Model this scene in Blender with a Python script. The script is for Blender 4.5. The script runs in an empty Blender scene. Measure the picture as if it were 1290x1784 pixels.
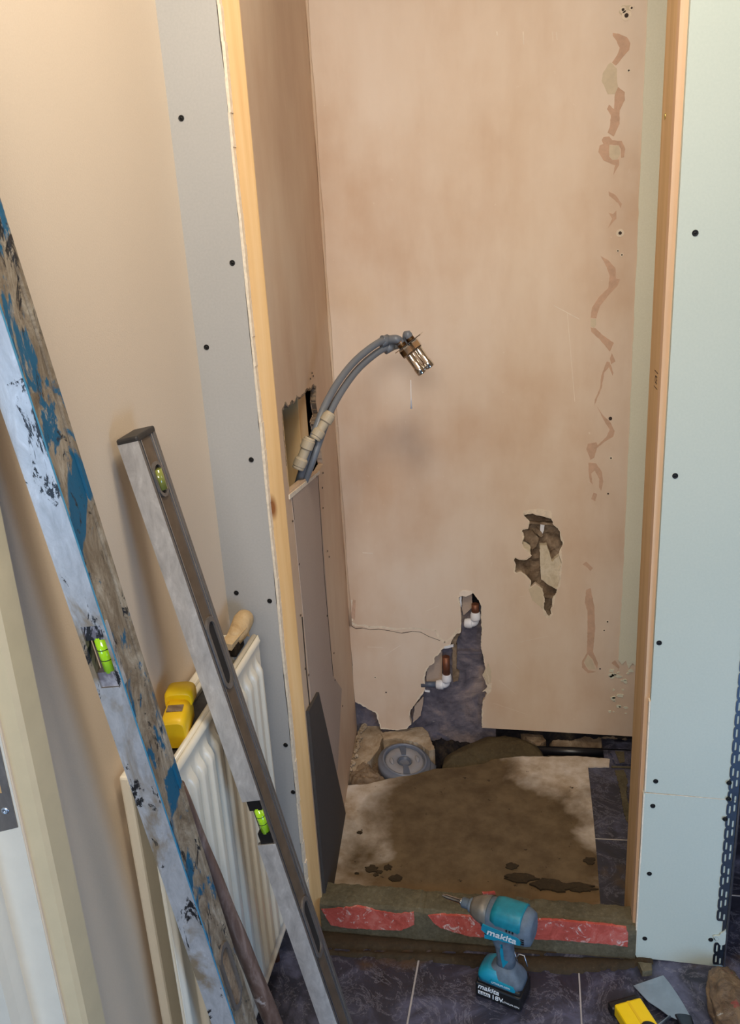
import bpy, bmesh, math, random
import numpy as np
from mathutils import Vector, Matrix, noise
from mathutils.geometry import tessellate_polygon

random.seed(7)
SC = bpy.context.scene
COL = SC.collection
PI = math.pi

# ------------------------------------------------------------------ camera
FPX = 1480.0
CAM = Vector((0.0, -1.4157, 1.4434))
pitch, roll, yaw = math.radians(18.4), math.radians(3.4), math.radians(-10.67)
fw = Vector((math.sin(yaw)*math.cos(pitch), math.cos(yaw)*math.cos(pitch), -math.sin(pitch)))
rt0 = Vector((math.cos(yaw), -math.sin(yaw), 0))
dn0 = fw.cross(rt0)
rt = rt0*math.cos(roll) + dn0*math.sin(roll)
dn = -rt0*math.sin(roll) + dn0*math.cos(roll)
cd = bpy.data.cameras.new('camera')
cam = bpy.data.objects.new('camera', cd)
COL.objects.link(cam)
cd.sensor_fit = 'VERTICAL'; cd.sensor_height = 24.0; cd.lens = FPX/1784*24.0
cd.clip_start = 0.02
up = -dn; bk = -fw
cam.matrix_world = Matrix(((rt.x, up.x, bk.x, CAM.x), (rt.y, up.y, bk.y, CAM.y), (rt.z, up.z, bk.z, CAM.z), (0, 0, 0, 1)))
SC.camera = cam

# ------------------------------------------------------------------ light
SC.view_settings.view_transform = 'Standard'
SC.view_settings.look = 'None'
SC.view_settings.gamma = 1.0
SC.view_settings.use_curve_mapping = False
SC.view_settings.exposure = 0.0

w = bpy.data.worlds.new('world'); SC.world = w; w.use_nodes = True
wb = w.node_tree.nodes['Background']
wb.inputs[0].default_value = (0.50, 0.68, 1.0, 1); wb.inputs[1].default_value = 0.10

def area(name, loc, target, sx, sy, power, col):
    l = bpy.data.lights.new(name, 'AREA'); l.shape = 'RECTANGLE'; l.size = sx; l.size_y = sy
    l.energy = power; l.color = col
    o = bpy.data.objects.new(name, l); COL.objects.link(o)
    o.location = loc
    o.rotation_euler = (Vector(target)-Vector(loc)).to_track_quat('-Z', 'Y').to_euler()
    return o
area('window_light_right', (1.75, -0.55, 2.05), (-0.55, -0.45, 1.6), 0.5, 0.7, 4.5, (1.0, 0.95, 0.86))
area('doorway_light_behind', (0.05, -2.4, 2.05), (-0.02, 0.7, 1.3), 0.9, 0.6, 27.0, (1.0, 0.955, 0.885))
area('next_room_window_light', (-1.12, -2.35, 0.62), (0.25, 0.0, 0.30), 0.55, 0.8, 10.0, (0.40, 0.66, 1.0))
area('board_fill_light', (0.85, -1.25, 0.50), (0.22, 0.0, 0.15), 0.5, 0.7, 9.0, (0.34, 0.60, 1.0))  # unseen cool fill lamp, added to brighten the right-hand board
area('ceiling_lamp_light', (-0.05, -0.55, 2.34), (-0.25, -0.1, 0.0), 0.3, 0.3, 12.0, (1.0, 0.90, 0.74))

# ------------------------------------------------------------------ helpers: sight lines of the survey, in metres
def ray(px, py):
    return rt*((px-645)/FPX) + dn*((py-892)/FPX) + fw
def on(px, py, n, c):
    n = Vector(n); r = ray(px, py)
    return CAM + r*((c-n.dot(CAM))/n.dot(r))
def PY(px, py, y=0.0): return on(px, py, (0, 1, 0), y)
def PX(px, py, x): return on(px, py, (1, 0, 0), x)
def PZ(px, py, z=0.0): return on(px, py, (0, 0, 1), z)
def PD(px, py, d): return CAM + ray(px, py)*d

def lin(c):
    if isinstance(c, str):
        c = c.lstrip('#'); c = tuple(int(c[i:i+2], 16) for i in (0, 2, 4))
    return tuple(((v/255)/12.92 if v/255 <= .04045 else ((v/255+.055)/1.055)**2.4) for v in c[:3]) + (1.0,)

class NT:
    def __init__(s, name):
        s.m = bpy.data.materials.new(name); s.m.use_nodes = True
        s.t = s.m.node_tree; s.b = s.t.nodes['Principled BSDF']
        s.co = s.t.nodes.new('ShaderNodeTexCoord')
    def n(s, ty, **k):
        x = s.t.nodes.new(ty)
        for a, v in k.items(): setattr(x, a, v)
        return x
    def l(s, a, b): s.t.links.new(a, b)
    def map(s, scale=(1, 1, 1), rot=(0, 0, 0), loc=(0, 0, 0)):
        m = s.n('ShaderNodeMapping'); m.inputs['Scale'].default_value = scale
        m.inputs['Rotation'].default_value = rot; m.inputs['Location'].default_value = loc
        s.l(s.co.outputs['Object'], m.inputs[0]); return m.outputs[0]
    def noise(s, sc, detail=6, rough=.6, dist=0, vec=None):
        x = s.n('ShaderNodeTexNoise'); x.inputs['Scale'].default_value = sc
        x.inputs['Detail'].default_value = detail; x.inputs['Roughness'].default_value = rough
        x.inputs['Distortion'].default_value = dist
        s.l(vec if vec is not None else s.co.outputs['Object'], x.inputs['Vector'])
        return x.outputs[0]
    def ramp(s, fac, stops, interp='LINEAR'):
        r = s.n('ShaderNodeValToRGB'); cr = r.color_ramp; cr.interpolation = interp
        while len(cr.elements) < len(stops): cr.elements.new(.5)
        for e, (p, c) in zip(cr.elements, stops):
            e.position = p; e.color = c if len(c) == 4 and isinstance(c, tuple) and max(c) <= 1.0 else lin(c)
        s.l(fac, r.inputs[0]); return r.outputs[0]
    def mix(s, fac, a, b, mode='MIX'):
        x = s.n('ShaderNodeMix', data_type='RGBA', blend_type=mode)
        if isinstance(fac, (int, float)): x.inputs[0].default_value = fac
        else: s.l(fac, x.inputs[0])
        for v, i in ((a, 6), (b, 7)):
            if hasattr(v, 'links'): s.l(v, x.inputs[i])
            else: x.inputs[i].default_value = lin(v) if (isinstance(v, str) or max(v) > 1.0) else v
        return x.outputs[2]
    def mask(s, fac, lo, hi):
        return s.ramp(fac, [(lo, (0., 0., 0., 1.)), (hi, (1., 1., 1., 1.))])
    def bump(s, h, strength=.3, dist=.002):
        x = s.n('ShaderNodeBump'); x.inputs['Strength'].default_value = strength
        x.inputs['Distance'].default_value = dist
        s.l(h, x.inputs['Height']); s.l(x.outputs[0], s.b.inputs['Normal'])
    def done(s, col, rough=.7, metal=0.0, spec=.5):
        if hasattr(col, 'links'): s.l(col, s.b.inputs['Base Color'])
        else: s.b.inputs['Base Color'].default_value = lin(col)
        if hasattr(rough, 'links'): s.l(rough, s.b.inputs['Roughness'])
        else: s.b.inputs['Roughness'].default_value = rough
        s.b.inputs['Metallic'].default_value = metal
        s.b.inputs['Specular IOR Level'].default_value = spec
        return s.m

def simple(name, c, rough=.6, metal=0.0, spec=.5, var=.12, sc=30, bump=.0):
    t = NT(name)
    n = t.noise(sc)
    c0 = lin(c); a = tuple(max(0, v*(1-var)) for v in c0[:3])+(1.,); b = tuple(min(1, v*(1+var)) for v in c0[:3])+(1.,)
    col = t.ramp(n, [(.3, a), (.7, b)])
    if bump: t.bump(n, bump, .001)
    return t.done(col, rough, metal, spec)

# ------------------------------------------------------------------ mesh builder
class MB:
    def __init__(s): s.v = []; s.f = []; s.sm = []
    def add(s, vs, fs, smooth=False):
        o = len(s.v); s.v += [Vector(p) for p in vs]
        s.f += [tuple(i+o for i in f) for f in fs]; s.sm += [smooth]*len(fs); return s
    def box(s, lo, hi, bev=0.0, M=None):
        bm = bmesh.new(); bmesh.ops.create_cube(bm, size=1)
        lo = Vector(lo); hi = Vector(hi); c = (lo+hi)/2; d = hi-lo
        for v in bm.verts: v.co = Vector((v.co.x*d.x, v.co.y*d.y, v.co.z*d.z))+c
        if bev: bmesh.ops.bevel(bm, geom=bm.edges[:], offset=bev, segments=2, affect='EDGES', profile=.5)
        return s.frombm(bm, M)
    def frombm(s, bm, M=None, smooth=False):
        bm.verts.index_update()
        vs = [(M @ v.co if M else v.co.copy()) for v in bm.verts]
        s.add(vs, [[v.index for v in f.verts] for f in bm.faces], smooth); bm.free(); return s
    def tube(s, pts, r, n=12, cap=True, smooth=True, flat=1.0):
        pts = [Vector(p) for p in pts]; rs = r if isinstance(r, (list, tuple)) else [r]*len(pts)
        vs = []; prev = None
        for i, p in enumerate(pts):
            d = (pts[min(i+1, len(pts)-1)]-pts[max(i-1, 0)]).normalized()
            if prev is None:
                a = Vector((0, 0, 1)) if abs(d.z) < .9 else Vector((1, 0, 0)); x = d.cross(a).normalized()
            else: x = (prev - d*prev.dot(d)).normalized()
            prev = x; y = d.cross(x)
            for k in range(n):
                t = 2*PI*k/n; vs.append(p+x*math.cos(t)*rs[i]+y*math.sin(t)*rs[i]*flat)
        fs = [[i*n+k, i*n+(k+1) % n, (i+1)*n+(k+1) % n, (i+1)*n+k] for i in range(len(pts)-1) for k in range(n)]
        s.add(vs, fs, smooth)
        if cap:
            o = len(s.v)-len(vs)
            s.f += [tuple(o+k for k in reversed(range(n))), tuple(o+(len(pts)-1)*n+k for k in range(n))]; s.sm += [False, False]
        return s
    def lathe(s, prof, M=None, n=32, smooth=True):
        # prof: (radius, height) about z
        vs = []
        for r, h in prof:
            for k in range(n):
                t = 2*PI*k/n; vs.append(Vector((r*math.cos(t), r*math.sin(t), h)))
        if M: vs = [M @ v for v in vs]
        fs = [[i*n+k, i*n+(k+1) % n, (i+1)*n+(k+1) % n, (i+1)*n+k] for i in range(len(prof)-1) for k in range(n)]
        return s.add(vs, fs, smooth)
    def loft(s, secs, n=24, e=2.5, smooth=True, cap=True):
        # secs: (centre, axis_u, axis_v) with half-length vectors; superellipse sections
        vs = []
        for sec in secs:
            c, u, v = (Vector(q) for q in sec[:3]); ee = sec[3] if len(sec) > 3 else e
            for k in range(n):
                t = 2*PI*k/n; ct, st = math.cos(t), math.sin(t)
                vs.append(c+u*math.copysign(abs(ct)**(2/ee), ct)+v*math.copysign(abs(st)**(2/ee), st))
        m = len(secs)
        fs = [[i*n+k, i*n+(k+1) % n, (i+1)*n+(k+1) % n, (i+1)*n+k] for i in range(m-1) for k in range(n)]
        s.add(vs, fs, smooth)
        if cap:
            o = len(s.v)-len(vs)
            s.f += [tuple(o+k for k in reversed(range(n))), tuple(o+(m-1)*n+k for k in range(n))]; s.sm += [False, False]
        return s
    def prism(s, loops, off, top=True, bottom=True):
        """loops of 3-D points (first the outline, then holes) pushed along the vector off"""
        off = Vector(off); loops = [[Vector(p) for p in L] for L in loops]
        flat = [p for L in loops for p in L]
        tris = tessellate_polygon(loops); n = len(flat)
        vs = flat+[p+off for p in flat]; fs = []
        if top: fs += [list(t) for t in tris]
        if bottom: fs += [[i+n for i in reversed(t)] for t in tris]
        o = 0
        for L in loops:
            m = len(L)
            for i in range(m): fs.append([o+i, o+(i+1) % m, n+o+(i+1) % m, n+o+i])
            o += m
        return s.add(vs, fs)
    def build(s, name, mat, parent=None, fix=True):
        me = bpy.data.meshes.new(name); me.from_pydata([tuple(v) for v in s.v], [], s.f)
        me.polygons.foreach_set('use_smooth', s.sm)
        me.materials.append(mat); me.validate()
        if fix:
            bm = bmesh.new(); bm.from_mesh(me); bmesh.ops.recalc_face_normals(bm, faces=bm.faces); bm.to_mesh(me); bm.free()
        o = bpy.data.objects.new(name, me); COL.objects.link(o)
        if parent: o.parent = parent
        return o

def tag(o, label, cat, group=None, kind=None):
    o['label'] = label; o['category'] = cat
    if group: o['group'] = group
    if kind: o['kind'] = kind
    return o
def struct(o, label=None):
    o['kind'] = 'structure'
    if label: o['label'] = label
    return o
def empty(name, M):
    o = bpy.data.objects.new(name, None); COL.objects.link(o); o.empty_display_size = .05
    o.matrix_world = M if isinstance(M, Matrix) else Matrix.Translation(Vector(M))
    return o
def frame(o, x, y, z):
    x, y, z = Vector(x), Vector(y), Vector(z); o = Vector(o)
    return Matrix(((x.x, y.x, z.x, o.x), (x.y, y.y, z.y, o.y), (x.z, y.z, z.z, o.z), (0, 0, 0, 1)))
def jag(pts, amp=.002, step=.006, closed=True, rnd=random):
    pts = [Vector(p) for p in pts]; out = []
    n = len(pts)
    for i in range(n if closed else n-1):
        a, b = pts[i], pts[(i+1) % n]; L = (b-a).length; k = max(1, int(L/step)); out.append(a)
        d = (b-a).normalized() if L > 0 else Vector((1, 0, 0))
        for j in range(1, k):
            out.append(a.lerp(b, j/k)+d.orthogonal().normalized()*0)
    return out
def jag2(uv, amp, step, keep=None):
    """jagged closed 2-D outline; edges with both ends in keep stay straight"""
    out = []; n = len(uv)
    for i in range(n):
        a = Vector(uv[i]); b = Vector(uv[(i+1) % n]); L = (b-a).length; out.append(a)
        if keep and (i in keep): continue
        k = max(1, int(L/step)); d = (b-a)/max(L, 1e-9); nn = Vector((-d.y, d.x))
        for j in range(1, k): out.append(a.lerp(b, (j+random.uniform(-.2, .2))/k)+nn*random.uniform(-amp, amp))
    return out

# ------------------------------------------------------------------ materials
def plaster(name, base, light, dark, blot=1.0):
    t = NT(name)
    n1 = t.noise(2.3, 5, .55); n2 = t.noise(9, 6, .6, vec=t.map((1, 1, .35))); n3 = t.noise(160, 2, .5)
    n4 = t.noise(14, 4, .5, vec=t.map((1, 1, .12)))
    c = t.ramp(n1, [(.36, dark), (.5, base), (.62, light)])
    c = t.mix(t.mask(n2, .55, .75), c, dark, 'MIX') if False else t.mix(.35*blot, c, t.ramp(n2, [(.35, light), (.5, base), (.68, dark)]))
    c = t.mix(.22, c, t.ramp(n4, [(.4, light), (.65, base)]))
    sp = t.mask(t.noise(55, 3, .7), .70, .76)
    c = t.mix(sp, c, light)
    h = t.mix(.5, n3, n2); t.bump(h, .10, .0015)
    return t.done(c, .62, 0, .35)
M_plaster = plaster('pink_plaster', (224, 199, 174), (233, 213, 192), (204, 167, 134))
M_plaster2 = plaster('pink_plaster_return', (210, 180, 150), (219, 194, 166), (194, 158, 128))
def paper(name, c, c2, bump=.06, sc=260):
    t = NT(name); n = t.noise(sc, 2, .6); n2 = t.noise(3, 4, .5)
    col = t.mix(.5, t.ramp(n2, [(.35, c), (.65, c2)]), t.ramp(n, [(.35, c), (.65, c2)]))
    t.bump(n, bump, .0008); return t.done(col, .82, 0, .25)
M_cream = paper('cream_wall_paint', (220, 201, 178), (215, 195, 171), .25, 420)
M_grey_board = paper('grey_plasterboard_paper', (178, 176, 172), (170, 168, 164))
M_green_board = paper('green_plasterboard_paper', (192, 199, 188), (185, 193, 182))
M_board_strip = paper('pale_green_board_strip', (232, 228, 206), (224, 220, 196))
M_gypsum = simple('gypsum_core', (226, 212, 190), .9, var=.15, sc=120, bump=.5)
M_torn = simple('torn_plaster_edge', (232, 214, 190), .9, var=.12, sc=90, bump=.4)
M_bandgap = simple('dark_gap', (48, 38, 32), .9)
M_patch = paper('bare_board_patch', (186, 166, 150), (178, 157, 141))

def wood(name, c1, c2, c3, axis='z'):
    t = NT(name)
    sc = {'z': (60, 60, 1.6), 'y': (60, 1.6, 60), 'x': (1.6, 60, 60)}[axis]
    n = t.noise(1.0, 5, .6, .6, vec=t.map(sc))
    w2 = t.noise(1.0, 3, .5, 0, vec=t.map(tuple(q*.25 for q in sc)))
    c = t.ramp(n, [(.3, c2), (.5, c1), (.72, c3)])
    c = t.mix(.4, c, t.ramp(w2, [(.35, c2), (.6, c1)]))
    v = t.n('ShaderNodeTexVoronoi'); v.inputs['Scale'].default_value = 1.0
    t.l(t.map((9, 9, 3.5)), v.inputs['Vector'])
    k = t.ramp(v.outputs['Distance'], [(.04, (1., 1., 1., 1.)), (.10, (0., 0., 0., 1.))])
    c = t.mix(k, c, (140, 88, 48))
    t.bump(n, .15, .001)
    return t.done(c, .6, 0, .3)
M_wood = wood('planed_pine', (222, 186, 134), (206, 164, 110), (232, 202, 156))
M_wood_dark = wood('rough_pine', (206, 170, 122), (188, 150, 100), (220, 186, 140))
M_wood_pink = wood('pinkish_pine', (210, 174, 140), (198, 158, 124), (220, 188, 158))

def tile_mat():
    t = NT('dark_slate_tile')
    n1 = t.noise(5, 8, .65, 1.5); n2 = t.noise(11, 9, .74, 1.1); n3 = t.noise(90, 3, .7); n4 = t.noise(3.1, 6, .6, .5, vec=t.map(loc=(3, 1, 0)))
    c = t.ramp(n1, [(.32, (28, 28, 38)), (.5, (46, 47, 62)), (.66, (88, 90, 114))])
    sw = t.ramp(n2, [(.485, (0., 0., 0., 1.)), (.5, (1., 1., 1., 1.)), (.515, (0., 0., 0., 1.))])
    c = t.mix(t.mix(.4, (0., 0., 0., 1.), sw), c, (150, 148, 162))
    c = t.mix(t.mask(n3, .70, .78), c, (170, 172, 190))
    c = t.mix(t.mask(n4, .60, .68), c, (74, 58, 42))
    t.bump(t.mix(.5, n2, n1), .35, .004)
    r = t.ramp(n1, [(.3, (.28, .28, .28, 1.)), (.7, (.62, .62, .62, 1.))])
    return t.done(c, r, 0, .55)
M_tile = tile_mat()
def screed_mat():
    t = NT('stained_screed')
    n1 = t.noise(3.4, 6, .55, .4, vec=t.map(loc=(0.35, .1, 0))); n2 = t.noise(14, 6, .65); n3 = t.noise(60, 4, .6)
    pale = t.mix(.6, (190, 174, 154), t.ramp(n2, [(.35, (150, 128, 102)), (.52, (200, 188, 176)), (.64, (222, 216, 212))]))
    wet = t.mix(.5, (90, 73, 50), t.ramp(n2, [(.35, (72, 56, 38)), (.62, (124, 106, 80))]))
    # wet patch in the middle of the slab
    sx = t.n('ShaderNodeSeparateXYZ'); t.l(t.co.outputs['Object'], sx.inputs[0])
    g = t.n('ShaderNodeVectorMath', operation='DISTANCE'); t.l(t.map((1.0, .85, 0)), g.inputs[0]); g.inputs[1].default_value = (-.11, .27, 0)
    a = t.n('ShaderNodeMath', operation='MULTIPLY_ADD'); t.l(n1, a.inputs[0]); a.inputs[1].default_value = .75; t.l(g.outputs['Value'], a.inputs[2])
    m = t.ramp(a.outputs[0], [(.63, (1., 1., 1., 1.)), (.74, (0., 0., 0., 1.))])
    c = t.mix(m, pale, wet)
    e = t.n('ShaderNodeMath', operation='MULTIPLY_ADD'); t.l(n1, e.inputs[0]); e.inputs[1].default_value = .25; t.l(sx.outputs[1], e.inputs[2])
    m2 = t.ramp(e.outputs[0], [(.235, (1., 1., 1., 1.)), (.31, (0., 0., 0., 1.))])
    c = t.mix(t.mix(.6, (0., 0., 0., 1.), m2), c, (132, 102, 64))
    sp = t.mask(t.noise(26, 5, .7, vec=t.map(loc=(4, 2, 0))), .66, .69)
    c = t.mix(sp, c, (44, 32, 22))
    t.bump(n3, .2, .002)
    return t.done(c, .6, 0, .4)
M_screed = screed_mat()
def mortar_mat(name, a, b, c3):
    t = NT(name); n = t.noise(120, 5, .7); n2 = t.noise(12, 5, .6)
    c = t.mix(.5, t.ramp(n, [(.3, a), (.6, b), (.8, c3)]), t.ramp(n2, [(.35, a), (.65, b)]))
    t.bump(n, .6, .002); return t.done(c, .85, 0, .3)
M_mortar = mortar_mat('wet_mortar', (64, 54, 36), (88, 76, 54), (124, 110, 84))
M_mortar_grey = mortar_mat('grey_mortar', (70, 64, 48), (104, 96, 76), (156, 148, 122))
M_mortar_dark = mortar_mat('dark_floor_mortar', (44, 36, 25), (64, 52, 36), (96, 84, 62))
def brick_mat():
    t = NT('red_brick'); n = t.noise(24, 7, .7, 1.0, vec=t.map((1, 1, 1))); n2 = t.noise(90, 4, .7)
    c = t.ramp(n, [(.3, (150, 62, 50)), (.52, (184, 84, 72)), (.66, (196, 112, 100))])
    c = t.mix(t.mask(t.noise(38, 7, .75, 1.5), .56, .64), c, (206, 178, 170))
    t.bump(n2, .5, .002); return t.done(c, .85, 0, .3)
M_brick = brick_mat()
def masonry():
    t = NT('sooty_masonry'); n = t.noise(11, 7, .65, .6); n2 = t.noise(50, 5, .7); n4 = t.noise(4.5, 5, .6, .8, vec=t.map(loc=(7.3, 0, 2)))
    c = t.ramp(n, [(.28, (66, 62, 72)), (.48, (112, 106, 116)), (.62, (146, 132, 132)), (.75, (168, 152, 140))])
    c = t.mix(t.mask(n4, .55, .62), c, (92, 96, 122))
    c = t.mix(t.mask(n2, .66, .74), c, (182, 172, 166))
    t.bump(t.mix(.5, n, n2), .7, .006); return t.done(c, .85, 0, .3)
M_masonry = masonry()
def rubble(name, a, b, c3, c4):
    t = NT(name); n = t.noise(18, 7, .7, .5); n2 = t.noise(70, 4, .7)
    c = t.ramp(n, [(.3, a), (.46, b), (.6, c3), (.72, c4)])
    t.bump(t.mix(.5, n, n2), .8, .006); return t.done(c, .9, 0, .25)
M_rubble = rubble('brown_rubble', (84, 66, 50), (124, 104, 84), (150, 130, 108), (186, 170, 148))
M_rubble_dark = rubble('dark_rubble', (16, 15, 20), (30, 28, 34), (58, 50, 44), (92, 80, 66))
M_rubble_pale = rubble('pale_rubble', (140, 120, 96), (168, 148, 124), (188, 170, 148), (208, 196, 180))
M_cream_chunk = rubble('cream_plaster_lump', (186, 168, 140), (212, 196, 168), (226, 212, 188), (236, 226, 206))

def mud_on(name, base_mix, stretch=.35, blue=(10, 88, 122), rough=.55):
    t = NT(name); v = t.map((1, 1, stretch))
    n1 = t.noise(14, 9, .66, .5, vec=v); n2 = t.noise(26, 10, .8, .7, vec=v); n3 = t.noise(22, 6, .72, 2.2, vec=t.map((1, 1, stretch), loc=(5, 3, 1)))
    mud = t.ramp(n2, [(.28, (72, 60, 48)), (.45, (120, 106, 88)), (.56, (152, 140, 122)), (.68, (180, 172, 158))])
    c = t.mix(t.mask(n1, base_mix, base_mix+.03), mud, blue)
    dk = t.noise(30, 8, .75, 1.5, vec=t.map((1, 1, stretch), loc=(9, 1, 4)))
    c = t.mix(t.mask(dk, .585, .62), c, (34, 32, 34))
    t.bump(t.mix(.5, n2, n3), .6, .003); return t.done(c, rough, 0, .45)
M_mud_blue = mud_on('mud_over_blue_paint', .54, .55)
def silver_dirty(name, tone=(178, 178, 180), dirt=(120, 104, 84), dlo=.60, blk=.66):
    t = NT(name); v = t.map((1, 1, .4))
    n1 = t.noise(10, 6, .65, .8, vec=v); n2 = t.noise(60, 6, .7, .5, vec=v); n3 = t.noise(20, 7, .75, 1.0, vec=t.map((1, 1, .5), loc=(3, 8, 2)))
    c = t.ramp(n2, [(.3, tuple(int(q*.84) for q in tone)), (.6, tone), (.75, tuple(min(255, int(q*1.12)) for q in tone))])
    c = t.mix(t.mask(n1, dlo, dlo+.10), c, dirt)
    c = t.mix(t.mask(n3, blk, blk+.02), c, (38, 36, 38))
    t.bump(n2, .3, .001)
    return t.done(c, .36, .30, .5)
M_silver_dirty = silver_dirty('dirty_aluminium', (190, 190, 192), (146, 128, 104), .52, .585)
M_blue_edge = simple('blue_painted_edge', (70, 160, 205), .35, .2)
M_alu = silver_dirty('brushed_aluminium', (204, 202, 200), (140, 132, 122), .74, .80)
M_alu_side = silver_dirty('worn_grey_aluminium', (118, 112, 108), (92, 80, 68), .62, .78)
M_channel = simple('brown_grey_channel', (104, 88, 72), .55, .2, var=.2, sc=40)
M_black = simple('black_plastic', (24, 24, 26), .4, 0, .5, var=.2)
M_black_worn = simple('worn_black_plastic', (44, 42, 42), .5, 0, .5, var=.45, sc=60)
M_recess_shade = simple('dark_recess', (30, 26, 24), .8)  # shade inside the levels' openings, put into the colour
def vialm(name, c):
    t = NT(name); t.b.inputs['Coat Weight'].default_value = .6
    return t.done(c, .12, 0, .6)
M_vial = vialm('yellow_green_vial', (176, 232, 40))
M_vial_dim = vialm('olive_green_vial', (128, 132, 62))
M_speck = silver_dirty('speckled_white_block', (222, 220, 226), (120, 114, 122), .50, .53)
M_white_enamel = simple('white_enamel', (226, 218, 200), .28, 0, .5, var=.03)
M_door_paint = simple('white_gloss_paint', (224, 218, 204), .3, 0, .5, var=.03)
M_frame_shaded = simple('shaded_white_paint', (206, 190, 156), .45, 0, .4, var=.04)  # white architrave turned from the light; its shade is put into the beige
M_slate_panel = simple('dark_grey_panel', (70, 66, 64), .7, 0, .3, var=.08, sc=90)
M_handle_wood = None
def pole_mat():
    t = NT('dirty_wooden_handle'); n = t.noise(1, 6, .65, .8, vec=t.map((40, 40, 9))); n2 = t.noise(24, 5, .7)
    c = t.ramp(n, [(.3, (78, 56, 46)), (.5, (112, 90, 80)), (.66, (146, 128, 120))])
    c = t.mix(t.mask(n2, .62, .68), c, (190, 180, 176)); t.bump(n, .3, .001); return t.done(c, .5, 0, .4)
M_pole = pole_mat()
M_pipe_grey = simple('grey_plastic_pipe', (112, 116, 122), .38, 0, .5, var=.05)
M_coupling = simple('beige_plastic_coupling', (184, 168, 142), .5, 0, .4, var=.06)
M_white_fit = simple('white_plastic_fitting', (232, 232, 236), .35, 0, .5, var=.03)
def metal(name, c, r, var=.1):
    m = simple(name, c, r, 1.0, .5, var=var); return m
M_chrome = metal('chrome', (226, 220, 212), .09, .03)
M_brass = metal('dull_brass', (120, 92, 62), .4)
M_copper = simple('old_copper', (128, 82, 60), .5, .5, var=.3, sc=60)
M_steel = metal('galvanised_steel', (104, 112, 124), .38, .15)
M_blade = metal('steel_blade', (190, 196, 206), .36, .12)
M_trap = simple('grey_trap_plastic', (112, 116, 128), .35, 0, .5, var=.06)
M_trap_in = simple('pale_trap_plastic', (146, 144, 148), .4, 0, .5, var=.06)
M_trap_dark = simple('blue_grey_trap_plastic', (88, 96, 112), .4, 0, .5, var=.06)
M_black_pipe = simple('black_pipe', (20, 21, 27), .3, 0, .5)
M_screw_dark = simple('black_screw', (14, 13, 13), .6, .3)
M_screw_yellow = metal('yellow_passivated_screw', (214, 200, 120), .3)
M_tan = rubble('tan_paper', (168, 138, 98), (196, 166, 124), (208, 182, 142), (222, 200, 166))
M_yellow = simple('yellow_plastic', (232, 188, 20), .4, 0, .5, var=.05)
M_yellow_b = simple('bright_yellow_plastic', (246, 206, 14), .38, 0, .5, var=.03)
M_teal = simple('teal_plastic', (20, 122, 140), .42, 0, .5, var=.2, sc=70)
M_teal_bright = simple('clean_teal_plastic', (18, 140, 168), .38, 0, .5, var=.08, sc=50)
M_tool_grey = simple('dusty_grey_plastic', (92, 104, 116), .6, 0, .4, var=.30, sc=45)
M_tool_metal = simple('dusty_nose_metal', (128, 120, 108), .5, .4, .5, var=.2, sc=45)
M_text = simple('white_print', (226, 230, 232), .5)
M_ink = simple('brown_ink', (88, 62, 40), .8)
M_adh = simple('bare_adhesive_pink', (206, 170, 144), .85, 0, .25, var=.10, sc=60, bump=.2)
M_adh_pale = simple('pale_filler', (214, 196, 168), .85, 0, .25, var=.06, sc=60)
M_scratch = simple('pale_scratch', (236, 220, 202), .8)
M_crack = simple('crack_dark', (66, 52, 44), .9)

# ------------------------------------------------------------------ room shell
WB = 0.76                       # plane of the alcove's back wall
XL = -0.555                     # plane of the room's left wall
LN = Vector((0.7475, 0.065, 0)).normalized()          # normal of the alcove's left wall
LC = LN.dot(Vector((-0.4255, 0.0125, 0)))
def PL(px, py, d=0.0): return on(px, py, LN, LC+d)
H = 2.4
TR = -0.09

# floor: tiles everywhere in front of the step, tile strip inside
fl = MB().box((-0.75, -3.2, -.10), (2.4, 0.0, 0.0)).box((0.229, 0.0, -.10), (2.4, 2.2, 0.0)).build('floor', M_tile)
struct(fl, 'dark slate tiled floor')
g = MB()
def groutline(x0, y0, x1, y1, wd=.0035, z=.0008):
    a = Vector((x0, y0, 0)); b = Vector((x1, y1, 0)); d = (b-a).normalized(); n = Vector((-d.y, d.x, 0))*wd/2
    g.prism([[a+n, b+n, b-n, a-n]], (0, 0, z))
A = PZ(730, 1672); B = PZ(710, 1784); d = (B-A).normalized()
groutline(A.x, A.y, (B+d*1.2).x, (B+d*1.2).y)
A2 = PZ(1009, 1690); B2 = PZ(1014, 1784); d2 = (B2-A2).normalized()
groutline(A2.x, A2.y, (B2+d2*1.2).x, (B2+d2*1.2).y, .003)
for yy in (-.42, -.742): groutline(-.55, yy, 2.3, yy, .003)
for xx in (-.53, .45, .77): groutline(xx, -1.6, xx, 0 if xx < .5 else 1.2, .003)
groutline(.41, .20, 2.0, .20, .003)
M_grout = simple('pale_grout', (164, 158, 156), .8, var=.15)
go = g.build('grout_line', M_grout, fl)

# ceiling
struct(MB().box((-.75, -3.2, H), (2.4, 2.2, H+.05)).build('ceiling', M_cream), 'ceiling')
# left room wall, pierced by the doorway nearer than the frame
struct(MB().box((XL-.10, -.70, 0), (XL, 0.0, H)).box((XL-.10, -1.60, 2.02), (XL, -.70, H)).box((XL-.10, -3.2, 0), (XL, -1.60, H)).build('wall_left', M_cream), 'cream painted wall on the left')

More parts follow.
